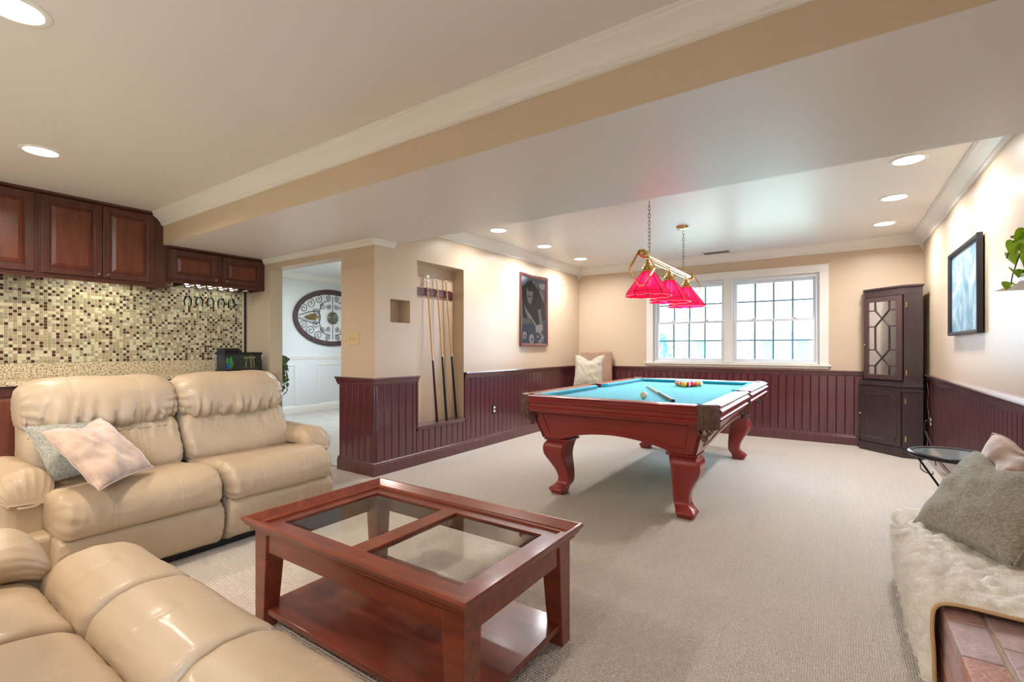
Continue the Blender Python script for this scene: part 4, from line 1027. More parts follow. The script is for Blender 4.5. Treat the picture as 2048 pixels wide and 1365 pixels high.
# the printed figure as flat shapes
gm = {k: mat('print_%s' % k, srgb(*c), .6) for k, c in dict(dark=(84, 90, 96), mid=(120, 130, 142), skin=(196, 202, 206), white=(236, 240, 242), blue=(96, 128, 160)).items()}
W_, H_ = 5.96 - 5.25 - .08, 2.165 - 1.187 - .08
def shp(pts, k, lay, nm):
    P_ = [(XL + .0086 + lay * .0005, 5.29 + u * W_, 1.227 + (1 - v) * H_) for u, v in pts]
    MB().poly(P_, (.0003, 0, 0)).build(nm, gm[k], t)
def blob(u, v, ru, rv, n=18, rot=0): return [(u + ru * math.cos(2 * PI * i / n) * math.cos(rot) - rv * math.sin(2 * PI * i / n) * math.sin(rot), v + ru * math.cos(2 * PI * i / n) * math.sin(rot) + rv * math.sin(2 * PI * i / n) * math.cos(rot)) for i in range(n)]
shp([(0, .72), (1, .66), (1, 1), (0, 1)], 'blue', 0, 'table_print')
shp([(.02, .16), (.3, .10), (.62, .14), (.92, .26), (.98, .62), (.72, .72), (.5, .70), (.3, .62), (.05, .62)], 'dark', 1, 'figure_print')
shp([(.72, .07), (.98, .05), (.98, .14), (.84, .16), (.72, .12)], 'white', 1, 'window_print')
shp([(.40, .08), (.5, .04), (.55, .14), (.45, .16)], 'white', 1, 'window_print')
shp(blob(.36, .16, .2, .11), 'dark', 2, 'hair_print')
shp([(.20, .17), (.30, .22), (.45, .20), (.46, .27), (.40, .36), (.36, .42), (.26, .38), (.20, .28)], 'skin', 3, 'face_print')
shp([(.23, .285), (.42, .28), (.42, .295), (.23, .30)], 'dark', 4, 'brow_print')
shp([(.10, .42), (.22, .50), (.34, .58), (.36, .64), (.26, .62), (.14, .52)], 'skin', 3, 'sleeve_print')
shp([(.66, .48), (.78, .46), (.82, .60), (.86, .72), (.78, .76), (.72, .62)], 'skin', 3, 'arm_print')
shp([(.56, .74), (.72, .70), (.88, .72), (.86, .80), (.74, .84), (.66, .90), (.58, .84)], 'white', 4, 'hand_print')
shp([(.70, .18), (.80, .16), (.92, .26), (.90, .36), (.84, .30)], 'skin', 3, 'shoulder_print')
shp([(.24, .55), (.29, .54), (.92, .90), (.90, .925)], 'white', 5, 'cue_print')
for u, v, r in ((.12, .88, .08), (.40, .93, .10), (.66, .87, .06), (.85, .93, .06), (.75, .98, .05)): shp(blob(u, v, r, r * .72), 'white', 4, 'ball_print'); shp(blob(u + .01, v + .01, r * .4, r * .3), 'mid', 5, 'ball_spot_print')

# right wall picture: deep dark frame, pale blue mottled print, hung slightly proud
pm = mat('pale_print', srgb(176, 196, 204), .22); nt = pm.node_tree; N = nt.nodes; L = nt.links
tc = N.new('ShaderNodeTexCoord'); wv = N.new('ShaderNodeTexNoise'); wv.inputs['Scale'].default_value = 3.5; wv.inputs['Detail'].default_value = 7; wv.inputs['Distortion'].default_value = 1.5
L.new(tc.outputs['Object'], wv.inputs['Vector']); rp = N.new('ShaderNodeValToRGB'); rp.color_ramp.elements[0].position = .4; rp.color_ramp.elements[0].color = srgb(112, 164, 186); rp.color_ramp.elements[1].position = .68; rp.color_ramp.elements[1].color = srgb(204, 228, 234)
L.new(wv.outputs['Fac'], rp.inputs[0]); L.new(rp.outputs[0], N['Principled BSDF'].inputs['Base Color'])
t = frame_on_wall('framed_print', 'wide black-framed print with pale blue mottled picture on the right wall', XR - .010, 4.32, 5.31, 1.262, 1.925, -1, .028, .030, mat('black_frame', srgb(44, 44, 50), .3), pm)
MB().box(XR - .010, XR - .0005, 4.36, 5.27, 1.30, 1.89).build('backing', M['black'], t)

# ------------------------------------------------------------------ corner cabinet
t = thing('corner_cabinet', 'tall espresso corner cabinet with latticed glass door between window and right wall', 'cabinet', (.55, 6.75, 0))
YV = YF - .03
def foot(g=0, top=False):
    return [(.225 - g, YV), (.225 - g, 6.84 - g * .4), (.575 - g * .5, 6.505 - g), (.742, 6.505 - g), (.742, YV)]
def slab(f, z0, z1, nm, mm='espresso', bev=.003, par=None):
    n = len(f); q = MB(); q.add([(x, y, z0) for x, y in f] + [(x, y, z1) for x, y in f], [(i, (i + 1) % n, n + (i + 1) % n, n + i) for i in range(n)] + [tuple(range(n))[::-1], tuple(range(n, 2 * n))])
    return q.build(nm, M[mm], par or t, bevel=bev)
slab(foot(.012), .0, .085, 'plinth'); slab(foot(.016), .085, .095, 'plinth_moulding')
slab(foot(0), .095, .745, 'lower_body'); slab(foot(.008), .70, .712, 'waist_bead'); slab(foot(.014), .745, .772, 'waist_top', bev=.006); slab(foot(.006), .772, .79, 'waist_step')
# upper body as shell: side, right return, back, top; glass door in the diagonal
up = [(.262, YV), (.262, 6.86), (.585, 6.535), (.742, 6.535), (.742, YV)]
q = MB(); q.box(.262, .28, 6.86, YV, .81, 1.735); q.box(.585, .742, 6.535, 6.553, .81, 1.735); q.box(.724, .742, 6.553, YV, .81, 1.735); q.box(.28, .724, YV - .015, YV, .81, 1.735)
q.build('upper_body', M['espresso'], t, bevel=.002)
slab(up, .79, .81, 'upper_floor'); slab(up, 1.735, 1.812, 'upper_top'); slab([(.250, YV), (.250, 6.854), (.579, 6.522), (.752, 6.522), (.752, YV)], 1.812, 1.835, 'cornice', bev=.005)
for zz in (1.12, 1.42): slab([(.28, YV - .02), (.28, 6.88), (.59, 6.57), (.72, 6.57), (.72, YV - .02)], zz, zz + .012, 'inner_shelf', bev=0)
A = Vector((.262, 6.86, 0)); B = Vector((.585, 6.535, 0)); dd = (B - A); Ld = dd.length; dd.normalize(); nn = Vector((-dd.y, dd.x, 0)); nn = nn if nn.y < 0 else -nn
def dpt(u, z, o=0): return A + dd * u + nn * o + Vector((0, 0, z))
def bar(par, u0, z0, u1, z1, w, o0, o1, nm, mm):
    v = Vector((u1 - u0, z1 - z0)); ln = v.length; v /= ln; p = Vector((-v.y, v.x)) * w / 2; vs = []
    for o in (o0, o1):
        for (uu, zz) in ((u0 + p.x, z0 + p.y), (u1 + p.x, z1 + p.y), (u1 - p.x, z1 - p.y), (u0 - p.x, z0 - p.y)): vs.append(dpt(uu, zz, o))
    return MB().add(vs, [(0, 1, 2, 3), (7, 6, 5, 4), (0, 4, 5, 1), (1, 5, 6, 2), (2, 6, 7, 3), (3, 7, 4, 0)]).build(nm, mm, par, bevel=.0015)
u0, u1, z0, z1 = .008, Ld - .008, .815, 1.73; st = .052
q = MB(); vs = []
def dbox(q, a, b, c, d, o0, o1):
    V = [dpt(u, z, o) for u in (a, b) for z in (c, d) for o in (o0, o1)]
    q.add(V, [(0, 1, 3, 2), (4, 6, 7, 5), (0, 4, 5, 1), (2, 3, 7, 6), (0, 2, 6, 4), (1, 5, 7, 3)])
dbox(q, u0, u0 + st, z0, z1, 0, .02); dbox(q, u1 - st - .01, u1, z0, z1, 0, .02); dbox(q, u0 + st, u1 - st - .01, z0, z0 + st, 0, .02); dbox(q, u0 + st, u1 - st - .01, z1 - st, z1, 0, .02)
dr = q.build('glass_door', mat('door_frame_wood', srgb(78, 56, 57), .3, coat=.3), t, bevel=.003)
ga, gb, gc, gd = u0 + st, u1 - st - .01, z0 + st, z1 - st; gw = gb - ga; gh = gd - gc
q = MB(); q.add([dpt(ga, gc, .008), dpt(gb, gc, .008), dpt(gb, gd, .008), dpt(ga, gd, .008)], [(0, 1, 2, 3)]); q.build('pane', M['cglass'], dr)
G = lambda u, v: (ga + gw * u, gc + gh * v)
lat = [((.25, 1), (.25, .88)), ((.75, 1), (.75, .88)), ((0, .88), (.25, .88)), ((.75, .88), (1, .88)), ((.25, .88), (.75, .66)), ((.75, .88), (.25, .66)), ((0, .66), (.25, .66)), ((.75, .66), (1, .66)), ((.25, .66), (.25, .34)), ((.75, .66), (.75, .34)), ((0, .34), (.25, .34)), ((.75, .34), (1, .34)), ((.25, .34), (.75, .12)), ((.75, .34), (.25, .12)), ((0, .12), (.25, .12)), ((.75, .12), (1, .12)), ((.25, .12), (.25, 0)), ((.75, .12), (.75, 0))]
for a, b in lat:
    a, b = G(*a), G(*b); bar(dr, a[0], a[1], b[0], b[1], .012, .006, .018, 'muntin', M['espresso'])
MB().sphere(dpt(u0 + .024, 1.20, .034), .012, 12, 8).cyl(dpt(u0 + .024, 1.20, .02), dpt(u0 + .024, 1.20, .03), .006).build('knob', M['steel'], dr, smooth=True)
for zz in (.90, 1.62): MB().box(.600, .612, 6.527, 6.535, zz - .03, zz + .03).build('hinge', M['brass'], t)
# lower door on the lower diagonal
A = Vector((.225, 6.84, 0)); B = Vector((.575, 6.505, 0)); dd = (B - A); Ld = dd.length; dd.normalize(); nn = Vector((-dd.y, dd.x, 0)); nn = nn if nn.y < 0 else -nn
q = MB(); dbox(q, .01, Ld - .012, .11, .695, 0, .018); ld_ = q.build('lower_door', M['espresso'], t, bevel=.003)
pts = [(.06, .625), (.09, .65), (Ld - .12, .65), (Ld - .10, .63), (Ld - .07, .60), (Ld - .05, .595), (Ld - .05, .22), (Ld - .08, .165), (.08, .165), (.05, .22), (.05, .60)]
MB().tube([dpt(a, b, .019) for a, b in pts], .0045, 6, closed=True).build('moulding', M['espresso'], ld_, smooth=True)
MB().sphere(dpt(.028, .415, .036), .013, 12, 8).cyl(dpt(.028, .415, .018), dpt(.028, .415, .03), .006).build('knob', M['steel'], ld_, smooth=True)
for zz in (.20, .60): MB().box(.590, .602, 6.497, 6.505, zz - .03, zz + .03).build('hinge', M['brass'], t)
# power cord
P_ = catmull([(.77, 6.50, .80), (.775, 6.46, .70), (.765, 6.44, .60), (.77, 6.40, .50), (.77, 6.36, .43), (.775, 6.34, .40)], 5, closed=False)
q = MB(); q.tube(P_, .004, 6)
q.tube(catmull([(.775, 6.33, .44), (.735, 6.30, .43), (.725, 6.28, .34), (.74, 6.2, .24), (.70, 6.1, .14), (.66, 6.0, .03), (.68, 5.85, .006), (.72, 5.78, .006), (.74, 5.9, .006)], 5, closed=False), .004, 6)
q.tube(catmull([(.735, 6.28, .33), (.76, 6.2, .22), (.77, 6.10, .12), (.772, 6.0, .05)], 5, closed=False), .004, 6)
tag(q.build('power_cord', M['black'], smooth=True), 'thin dark power cord hanging between the corner cabinet and the outlet', 'cord')

# ------------------------------------------------------------------ corner chair and pillow
t = thing('upholstered_chair', 'beige upholstered high-back chair in the far left corner', 'chair', (-2.98, 6.62, 0), .42, local=True)
def rbox(par, nm, mm, x0, x1, y0, y1, z0, z1, bev, seg=4): return MB().box(x0, x1, y0, y1, z0, z1).build(nm, mm, par, bevel=bev, seg=seg, smooth=True, local=True)
rbox(t, 'seat', M['chair_f'], -.24, .24, -.34, .16, .34, .48, .035)
q = MB(); vs = []
for z_, yy, th in ((.30, .12, .09), (.60, .14, .09), (.90, .18, .08), (1.115, .215, .06)):
    for a, b in ((-.24, yy), (.24, yy), (.24, yy + th), (-.24, yy + th)): vs.append((a, b, z_))
fs = [(k * 4 + i, k * 4 + (i + 1) % 4, (k + 1) * 4 + (i + 1) % 4, (k + 1) * 4 + i) for k in range(3) for i in range(4)] + [(3, 2, 1, 0), (12, 13, 14, 15)]
q.add(vs, fs).build('backrest', M['chair_f'], t, bevel=.03, seg=4, smooth=True, local=True)
for a in (-.21, .21):
    for b in (-.31, .15): MB().frustum((a, b, 0), .03, .03, (a, b, .34), .045, .045).build('leg', M['espresso'], t, local=True)
A_, E_, C_ = (-3.18, 6.26, .60), (-2.78, 6.42, .60), (-3.22, 6.40, 1.06)
pillow('throw_pillow', 'cream linen pillow with a notched top leaning on the corner chair', A_, E_, C_, .13, M['p_cream'], seed=9, fold=.05)

# ------------------------------------------------------------------ side table
t = thing('side_table', 'round black-rimmed glass side table by the right wainscot', 'side table', (.555, 3.70, 0))
cx, cy, zt = .552, 3.695, .55
MB().lathe([(.176, zt), (.180, zt + .006), (.196, zt + .008), (.204, zt + .002), (.205, zt - .012), (.198, zt - .020), (.186, zt - .020), (.176, zt - .008)], (cx, cy, 0), 48, close=False).build('rim', M['black'], t, smooth=True, angle=40)
MB().lathe([(.001, zt - .004), (.178, zt - .004), (.178, zt + .001), (.001, zt + .001)], (cx, cy, 0), 48, close=False).build('glass_top', mat('reflection_tinted_glass', srgb(132, 146, 144), .05, coat=1), t, smooth=True, angle=40)  # opaque top; the pale wall reflection is put into its base colour
for k in range(3):
    a = 2 * PI * k / 3 - .9; ca, sa = math.cos(a), math.sin(a)
    MB().tube(catmull([(cx + r * ca, cy + r * sa, z_) for r, z_ in ((.17, zt - .02), (.12, .45), (.045, .32), (.03, .24), (.08, .10), (.16, .006))], 5, closed=False), .006, 8).build('leg', M['black'], t, smooth=True)
MB().tube([(cx + .035 * math.cos(2 * PI * i / 16), cy + .035 * math.sin(2 * PI * i / 16), .28) for i in range(16)], .005, 6, closed=True).build('ring', M['black'], t, smooth=True)

# ------------------------------------------------------------------ floating shelf and pothos
t = thing('floating_shelf', 'white floating shelf on the right wall at the photo edge', 'shelf', (XR, 2.9, 1.42))
MB().box(.60, XR - .001, 2.25, 3.07, 1.422, 1.455).build('board', M['white'], t, bevel=.002)
def leaf_mesh(sz, curl=.25):
    """heart-shaped leaf, base at origin, pointing +y, with midrib fold"""
    pr = [(0, 0), (.30, -.10), (.48, .05), (.50, .28), (.40, .55), (.22, .82), (0, 1.05)]
    vs = []; fs = []
    for i in range(7):
        w, l = pr[i]; ll = max(0, l) if i == 0 else l
        for sgn in (-1, -.5, 0, .5, 1):
            vs.append((w * sgn * sz, (l if abs(sgn) > .4 else max(l, 0) * 1.0 if i else 0) * sz, sz * (abs(sgn) * w * .35 - curl * (l ** 2) * .6)))
    for i in range(6):
        for j in range(4): fs.append((i * 5 + j, i * 5 + j + 1, (i + 1) * 5 + j + 1, (i + 1) * 5 + j))
    return vs, fs
def vine(par, mm, pts, nleaf, size, sd, leafname='leaf', hang=.8, proto={}):
    rnd = random.Random(sd); C_ = catmull(pts, 8, closed=False)
    MB().tube(C_, .0022, 5).build('stem', M['stem'], par, smooth=True)
    for k in range(nleaf):
        p = C_[int((k + .5) / nleaf * (len(C_) - 1))]
        sz = size * rnd.uniform(.75, 1.15); key = (par.name, int(sz * 500) // 3)
        if key in proto: o = proto[key].copy(); COL.objects.link(o)
        else:
            vs, fs = leaf_mesh(sz); o = MB().add(vs, fs).build(leafname, mm, par, smooth=True, angle=180, local=True); proto[key] = o
        o.location = p - OFF[par.name]
        a = rnd.uniform(0, 2 * PI)
        o.rotation_euler = (rnd.uniform(-1.5, -.6) * hang, rnd.uniform(-.5, .5), a)
t = thing('potted_pothos', 'bright green pothos in white pot trailing off the floating shelf', 'plant', (.675, 2.56, 1.456))
pc = Vector((.675, 2.56, 1.456))
MB().lathe([(.001, 0), (.045, 0), (.060, .10), (.064, .105), (.056, .105), (.050, .09), (.001, .09)], pc, 24).build('pot', M['pot'], t, smooth=True, angle=35)
MB().lathe([(.001, .088), (.053, .094)], pc, 20, close=False).build('soil', mat('soil', srgb(50, 38, 28), .9), t)
for i in range(9):
    a = 2 * PI * i / 9; e = Vector((math.cos(a) * .085 - .02, math.sin(a) * .12 + .03, random.uniform(-.10, .08)))
    vine(t, M['leaf'], [pc + Vector((0, 0, .09)), pc + Vector((math.cos(a) * .04, math.sin(a) * .04, .16)), pc + Vector((0, 0, .11)) + e * .8, pc + Vector((0, 0, .07)) + e * 1.15], 5, .058, i)
vine(t, M['leaf'], [pc + Vector((0, 0, .09)), pc + Vector((-.05, .10, .17)), pc + Vector((-.08, .20, .14)), pc + Vector((-.09, .25, .08))], 5, .06, 77)
vine(t, M['leaf'], [pc + Vector((0, 0, .09)), pc + Vector((-.07, .08, .10)), pc + Vector((-.085, .17, .02)), pc + Vector((-.09, .20, -.05))], 5, .06, 78)

# ------------------------------------------------------------------ hearth
HX, HZ, HY0, HY1 = .288, .30, -.6, 3.10
t = thing('brick_hearth', 'raised red brick hearth running along the right wall', 'hearth', (HX, 2.0, 0))
MB().box(HX + .008, XR - .001, HY0 + .004, HY1 - .004, 0, HZ - .008).build('mortar', M['mortar'], t)
bms = (M['brick'], M['brick2'], M['brick3']); protos = {}
def brick(x0, x1, y0, y1, z0, z1):
    key = (round(x1 - x0, 3), round(y1 - y0, 3), round(z1 - z0, 3), random.randrange(3))
    j = random.uniform(-.0015, .0015)
    if key not in protos:
        mb = MB(); w, d, h = (x1 - x0) / 2, (y1 - y0) / 2, (z1 - z0)
        vs = [Vector((sx * w, sy * d, z)) + Vector([random.uniform(-.0018, .0018) for _ in range(3)]) for z in (0, h) for sx, sy in ((-1, -1), (1, -1), (1, 1), (-1, 1))]
        mb.add(vs, [(3, 2, 1, 0), (4, 5, 6, 7), (0, 1, 5, 4), (1, 2, 6, 5), (2, 3, 7, 6), (3, 0, 4, 7)])
        o = mb.build('brick', bms[key[3]], t, local=True, bevel=.004); protos[key] = o
    else: o = protos[key].copy(); COL.objects.link(o)
    o.location = Vector(((x0 + x1) / 2, (y0 + y1) / 2, z0 + j)) - OFF[t.name]
g = .012; bl, bw, bh = .203, .092, .057
for r in range(5):
    xa = HX + r * (bw + g); xb_ = min(xa + bw, XR - .004); y = HY1 - (r % 2) * (bl + g) / 2
    if r % 2: brick(xa, xb_, y + g, HY1, HZ - bh, HZ)
    while y - bl > HY0: brick(xa, xb_, y - bl, y, HZ - bh, HZ); y -= bl + g
for c in range(3):
    z_ = HZ - bh - g - (c + 1) * bh - c * g + .0; y = HY1 - (c % 2) * (bl + g) / 2
    if z_ < 0: z_ = .001
    if c % 2: brick(HX, HX + bw, y + g, HY1, z_, z_ + bh)
    while y - bl > HY0: brick(HX, HX + bw, y - bl, y, z_, z_ + bh); y -= bl + g
    for k in range(3 if c % 2 else 2):
        x_ = HX + bw + g + k * (bl + g)
        brick(x_, min(x_ + bl, XR - .004), HY1 - bw, HY1, z_, z_ + bh)

# fur blanket draped over the hearth
def blanket():
    K, J = 96, 150; by0, by1 = 2.075, 3.12
    path = [(XR - .03, HZ + .018), (.60, HZ + .03), (.42, HZ + .034), (HX + .02, HZ + .034), (HX - .022, HZ + .012), (HX - .030, HZ - .05), (HX - .026, .16), (HX - .024, .07), (HX - .020, .012)]
    C_ = catmull([(a, b, 0) for a, b in path], 12, closed=False); n = len(C_)
    top = []; bot = []; vs = []; fs = []
    for i in range(n):
        p = C_[i]; d = (C_[min(i + 1, n - 1)] - C_[max(i - 1, 0)]).normalized(); nn = Vector((d[1], -d[0], 0)) * -1
        if nn.length < .1: nn = Vector((0, 1, 0))
        # outward = away from hearth (up / -x)
        out = Vector((d.y, -d.x, 0)); out = out if (out.y > 0 or out.x < 0) else -out
        for j in range(J):
            s = j / (J - 1); y = by0 + (by1 - by0) * s
            q = Vector((p[0] * 14, y * 14, p[1] * 14))
            rd = abs(noise.noise(Vector((p[0] * 16 + p[1] * 16, y * 22, 3)))); h = .010 + .022 * min(1, rd * 2.6) + .009 * noise.noise(q * 2.6) + .005 * noise.noise(q * 6)
            r = noise.noise(Vector((p[0] * 5, y * 3, p[1] * 5))) * .008
            e = min(1, min(s, 1 - s) / .03 + .25) * min(1, (n - 1 - i) / 3 + .3)
            y2 = y + .012 * noise.noise(Vector((p[0] * 4, p[1] * 4, 5))) * (1 if s < .5 else 2)
            v = Vector((p[0], y2, p[1])) + Vector((out.x, 0, out.y)) * (h * e + r)
            vs.append(v); top.append(v)
        for j in range(J): 
            v = Vector((p[0], by0 + (by1 - by0) * j / (J - 1), p[1])) - Vector((out.x, 0, out.y)) * .004
            bot.append(v)
    V = top + bot; o_ = len(top)
    for i in range(n - 1):
        for j in range(J - 1):
            a = i * J + j; fs.append((a, a + 1, a + J + 1, a + J)); fs.append((o_ + a, o_ + a + J, o_ + a + J + 1, o_ + a + 1))
    for i in range(n - 1):
        a = i * J; fs.append((a, a + J, o_ + a + J, o_ + a)); a += J - 1; fs.append((a, o_ + a, o_ + a + J, a + J))
    for j in range(J - 1):
        fs.append((j, o_ + j, o_ + j + 1, j + 1)); a = (n - 1) * J + j; fs.append((a, a + 1, o_ + a + 1, o_ + a))
    b = MB().add(V, fs).build('fur_blanket', M['fur'], smooth=True, angle=180); tag(b, 'cream plush fur blanket draped over the brick hearth', 'blanket')
    MB().tube([Vector((c[0], by0 - .004, c[1])) for c in C_], .006, 8).build('hem', M['hem'], b, smooth=True)
    # fur tufts
    f = MB(); rnd = random.Random(4)
    for _ in range(42000):
        i = rnd.randrange(n - 1); j = rnd.randrange(J - 1); a = top[i * J + j]; c = top[(i + 1) * J + j + 1]; u = rnd.random()
        p = a.lerp(c, u) + (top[i * J + j + 1] - a) * rnd.random()
        p1 = C_[i]; d = (C_[min(i + 1, n - 1)] - C_[max(i - 1, 0)]).normalized(); out = Vector((d.y, 0, -d.x)); out = out if (out.z > 0 or out.x < 0) else -out
        q = p * 9; fl = Vector((noise.noise(q), noise.noise(q + Vector((9, 0, 0))), noise.noise(q + Vector((0, 9, 0))))) * 1.3
        tip = p + (out * .7 + fl + Vector((rnd.uniform(-.3, .3), rnd.uniform(-.3, .3), rnd.uniform(-.3, .3)))) * rnd.uniform(.006, .013)
        w = Vector((rnd.uniform(-1, 1), rnd.uniform(-1, 1), rnd.uniform(-1, 1))).normalized() * .0011
        f.add([p - w, p + w, tip], [(0, 1, 2)])
    f.build('fur', M['fur'], b, kind='stuff')
blanket()
pillow('throw_pillow', 'large sage chenille pillow in front, lying on the fur blanket', (.290, 2.87, .354), (.52, 2.42, .375), (.545, 3.16, .665), .19, M['p_green'], seed=13, fold=.06, crease=.014, conc=.05, group='pillows on the hearth')
pillow('throw_pillow', 'tan velvet pillow on the hearth, behind the sage pillow', (.47, 3.10, .40), (.640, 2.63, .43), (.605, 3.13, .76), .13, M['p_tan'], seed=31, fold=.05, crease=.016, conc=.05, group='pillows on the hearth')

# ------------------------------------------------------------------ hallway
HW = -7.97
def moulding_rect(par, y0, y1, z0, z1, w=.028):
    prof = [(0, 0), (0, .010), (w * .3, .016), (w * .7, .010), (w, .004), (w, 0)]; n = len(prof); vs = []; fs = []
    for cy, cz, ay, az_ in ((y0, z0, 1, 1), (y1, z0, -1, 1), (y1, z1, -1, -1), (y0, z1, 1, -1)):
        for o, d in prof: vs.append((HW + d, cy + ay * o, cz + az_ * o))
    for k in range(4):
        for i in range(n): fs.append((k * n + i, k * n + (i + 1) % n, ((k + 1) % 4) * n + (i + 1) % n, ((k + 1) % 4) * n + i))
    MB().add(vs, fs).build('panel_moulding', M['white'], par, smooth=True, angle=25)
for a, b in ((3.1, 3.75), (3.95, 4.857), (5.30, 6.25), (6.45, 6.95)): moulding_rect(whl, a, b, .115, .868)
MB().prism([(0, 0), (.03, 0), (.03, -.012), (.018, -.02), (.014, -.045), (.006, -.06), (0, -.062)], (HW, YC, 1.015), (HW, YF, 1.015), (1, 0, 0)).build('chair_rail', M['white'], whl, smooth=True, angle=25)
struct('trim_11', MB().prism(CR, (HW, YC, 2.5), (HW, YF, 2.5), (1, 0, 0)), M['white'], smooth=True, angle=25)
# oval iron scroll medallion
oy, oz, ra, rb = 5.60, 1.735, .80, .535; ox = HW + .01
t = thing('wall_medallion', 'oval wrought-iron scroll medallion with dark frame on the hallway wall', 'wall decor', (ox, oy, oz - rb))
K = 72; vs = []; fs = []
fp = [(0, 0), (0, .02), (.03, .03), (.075, .024), (.09, .012), (.09, 0)]
for i in range(K):
    a = 2 * PI * i / K
    for o, d in fp: vs.append((ox + d, oy + (ra - o) * math.cos(a), oz + (rb - o) * math.sin(a)))
for i in range(K):
    for j in range(6): fs.append((i * 6 + j, i * 6 + (j + 1) % 6, ((i + 1) % K) * 6 + (j + 1) % 6, ((i + 1) % K) * 6 + j))
MB().add(vs, fs).build('oval_frame', mat('aged_frame', srgb(78, 58, 60), .6, var=.5, vscale=60, bump=.6, bscale=90), t, smooth=True, angle=40)
iron = mat('wrought_iron', srgb(58, 54, 50), .45, metal=.5)
def spiral(cy, cz, r, turns, a0, sgn, n=30): return [(ox + .015, cy + r * (1 - .88 * i / n) * math.cos(a0 + sgn * turns * 2 * PI * i / n), cz + r * (1 - .88 * i / n) * math.sin(a0 + sgn * turns * 2 * PI * i / n)) for i in range(n + 1)]
for sy in (-1, 1):
    for sz in (-1, 1):
        for (u, v, r, tt, a0) in ((.60, .15, .085, 1.5, .4), (.46, .245, .095, 1.6, .9), (.30, .33, .085, 1.5, .8), (.36, .12, .07, 1.4, 2.6), (.10, .38, .055, 1.5, 1.4), (.22, .22, .06, 1.4, 3.2), (.09, .21, .05, 1.5, 2.2)):
            pp = spiral(oy + sy * u, oz + sz * v, r, tt, a0 if sy > 0 else PI - a0, sy * sz)
            if sz < 0: pp = [(p[0], p[1], 2 * (oz - v) - p[2]) for p in pp]
            MB().tube(pp, .0055, 5).build('scroll', iron, t, smooth=True)
    MB().tube(catmull([(ox + .015, oy + sy * .05, oz + .33), (ox + .015, oy + sy * .22, oz + .26), (ox + .015, oy + sy * .29, oz), (ox + .015, oy + sy * .22, oz - .26), (ox + .015, oy + sy * .05, oz - .33)], 6, closed=False), .006, 6).build('arc', iron, t, smooth=True)
    for sz in (-1, 1): MB().tube(catmull([(ox + .015, oy + sy * .70, oz + sz * .02), (ox + .015, oy + sy * .45, oz + sz * .10), (ox + .015, oy + sy * .30, oz + sz * .10), (ox + .015, oy + sy * .26, oz)], 6, closed=False), .006, 6).build('arc', iron, t, smooth=True)
    lf = MB(); pts = [(0, 0), (.08, .06), (.18, .055), (.30, 0), (.18, -.055), (.08, -.06)]
    lf.add([(ox + .03, oy + sy * (.30 + a), oz + b) for a, b in pts] + [(ox + .045, oy + sy * .42, oz), (ox + .04, oy + sy * .36, oz)], [(0, 1, 7), (1, 2, 6, 7), (2, 3, 6), (3, 4, 6), (4, 5, 7, 6), (5, 0, 7)])
    lf.build('leaf', mat('bronze_leaf%d' % sy, srgb(140, 116, 80), .35, metal=.8), t)
fl = MB().lathe([(.001, .03), (.05, .04), (.09, .03), (.115, .012)], (ox, oy, oz), 30, axis='x', close=False)
for i in range(16):
    a = 2 * PI * i / 16; c, s = math.cos(a), math.sin(a); fl.tube([(ox + .035, oy + c * .03, oz + s * .03), (ox + .045, oy + c * .08, oz + s * .08), (ox + .025, oy + c * .125, oz + s * .125)], [.006, .013, .004], 6)
fl.build('rosette', mat('verdigris', srgb(120, 122, 100), .45, metal=.5, var=.4, vscale=40), t, smooth=True)
for sz in (-1, 1): MB().tube([(ox + .015, oy, oz + sz * .12), (ox + .015, oy, oz + sz * .40)], .005, 5).build('stem', iron, t)
# hanging plant just inside the hallway
t = thing('trailing_plant', 'trailing green plant on a tall stand just inside the hallway', 'plant', (-5.72, 3.17, 0))
MB().lathe([(.10, 0), (.10, .02), (.02, .03), (.016, .86), (.10, .88), (.10, .90), (.001, .90)], (-5.76, 3.18, 0), 20).build('stand', M['espresso'], t, smooth=True, angle=35)
MB().lathe([(.001, .90), (.07, .90), (.09, 1.03), (.094, 1.04), (.08, 1.04), (.001, 1.02)], (-5.76, 3.18, 0), 20).build('pot', M['pot'], t, smooth=True, angle=35)
for i in range(16):
    xx = -5.70 + i * .0190; top_ = 1.10 - .006 * i + random.uniform(-.03, .03); bot_ = random.uniform(.60, .80) if i > 5 else .72
    vine(t, M['leaf2'], [(-5.76, 3.18, 1.03), (xx, 3.18 + random.uniform(-.04, .05), top_), (xx + .03, 3.17 + random.uniform(-.04, .04), (top_ + bot_) / 2), (xx + .035, 3.17, bot_)], 13, .046, 200 + i, hang=1)
lh = thing('added_hallway_light', 'unseen ceiling light added to brighten the hallway', 'ceiling light', (-6.3, 4.9, 2.5))  # unseen lamp, added to stand in for cool daylight in the hallway
MB().lathe([(.001, -.09), (.08, -.08), (.13, -.05), (.15, -.01), (.15, 0)], (-6.3, 4.9, 2.5), 24).build('dome', M['led'], lh, smooth=True)
lamp('AREA', 'bulb', (0, 0, -.11), 15, (.93, .97, 1.0), .3, parent=lh)

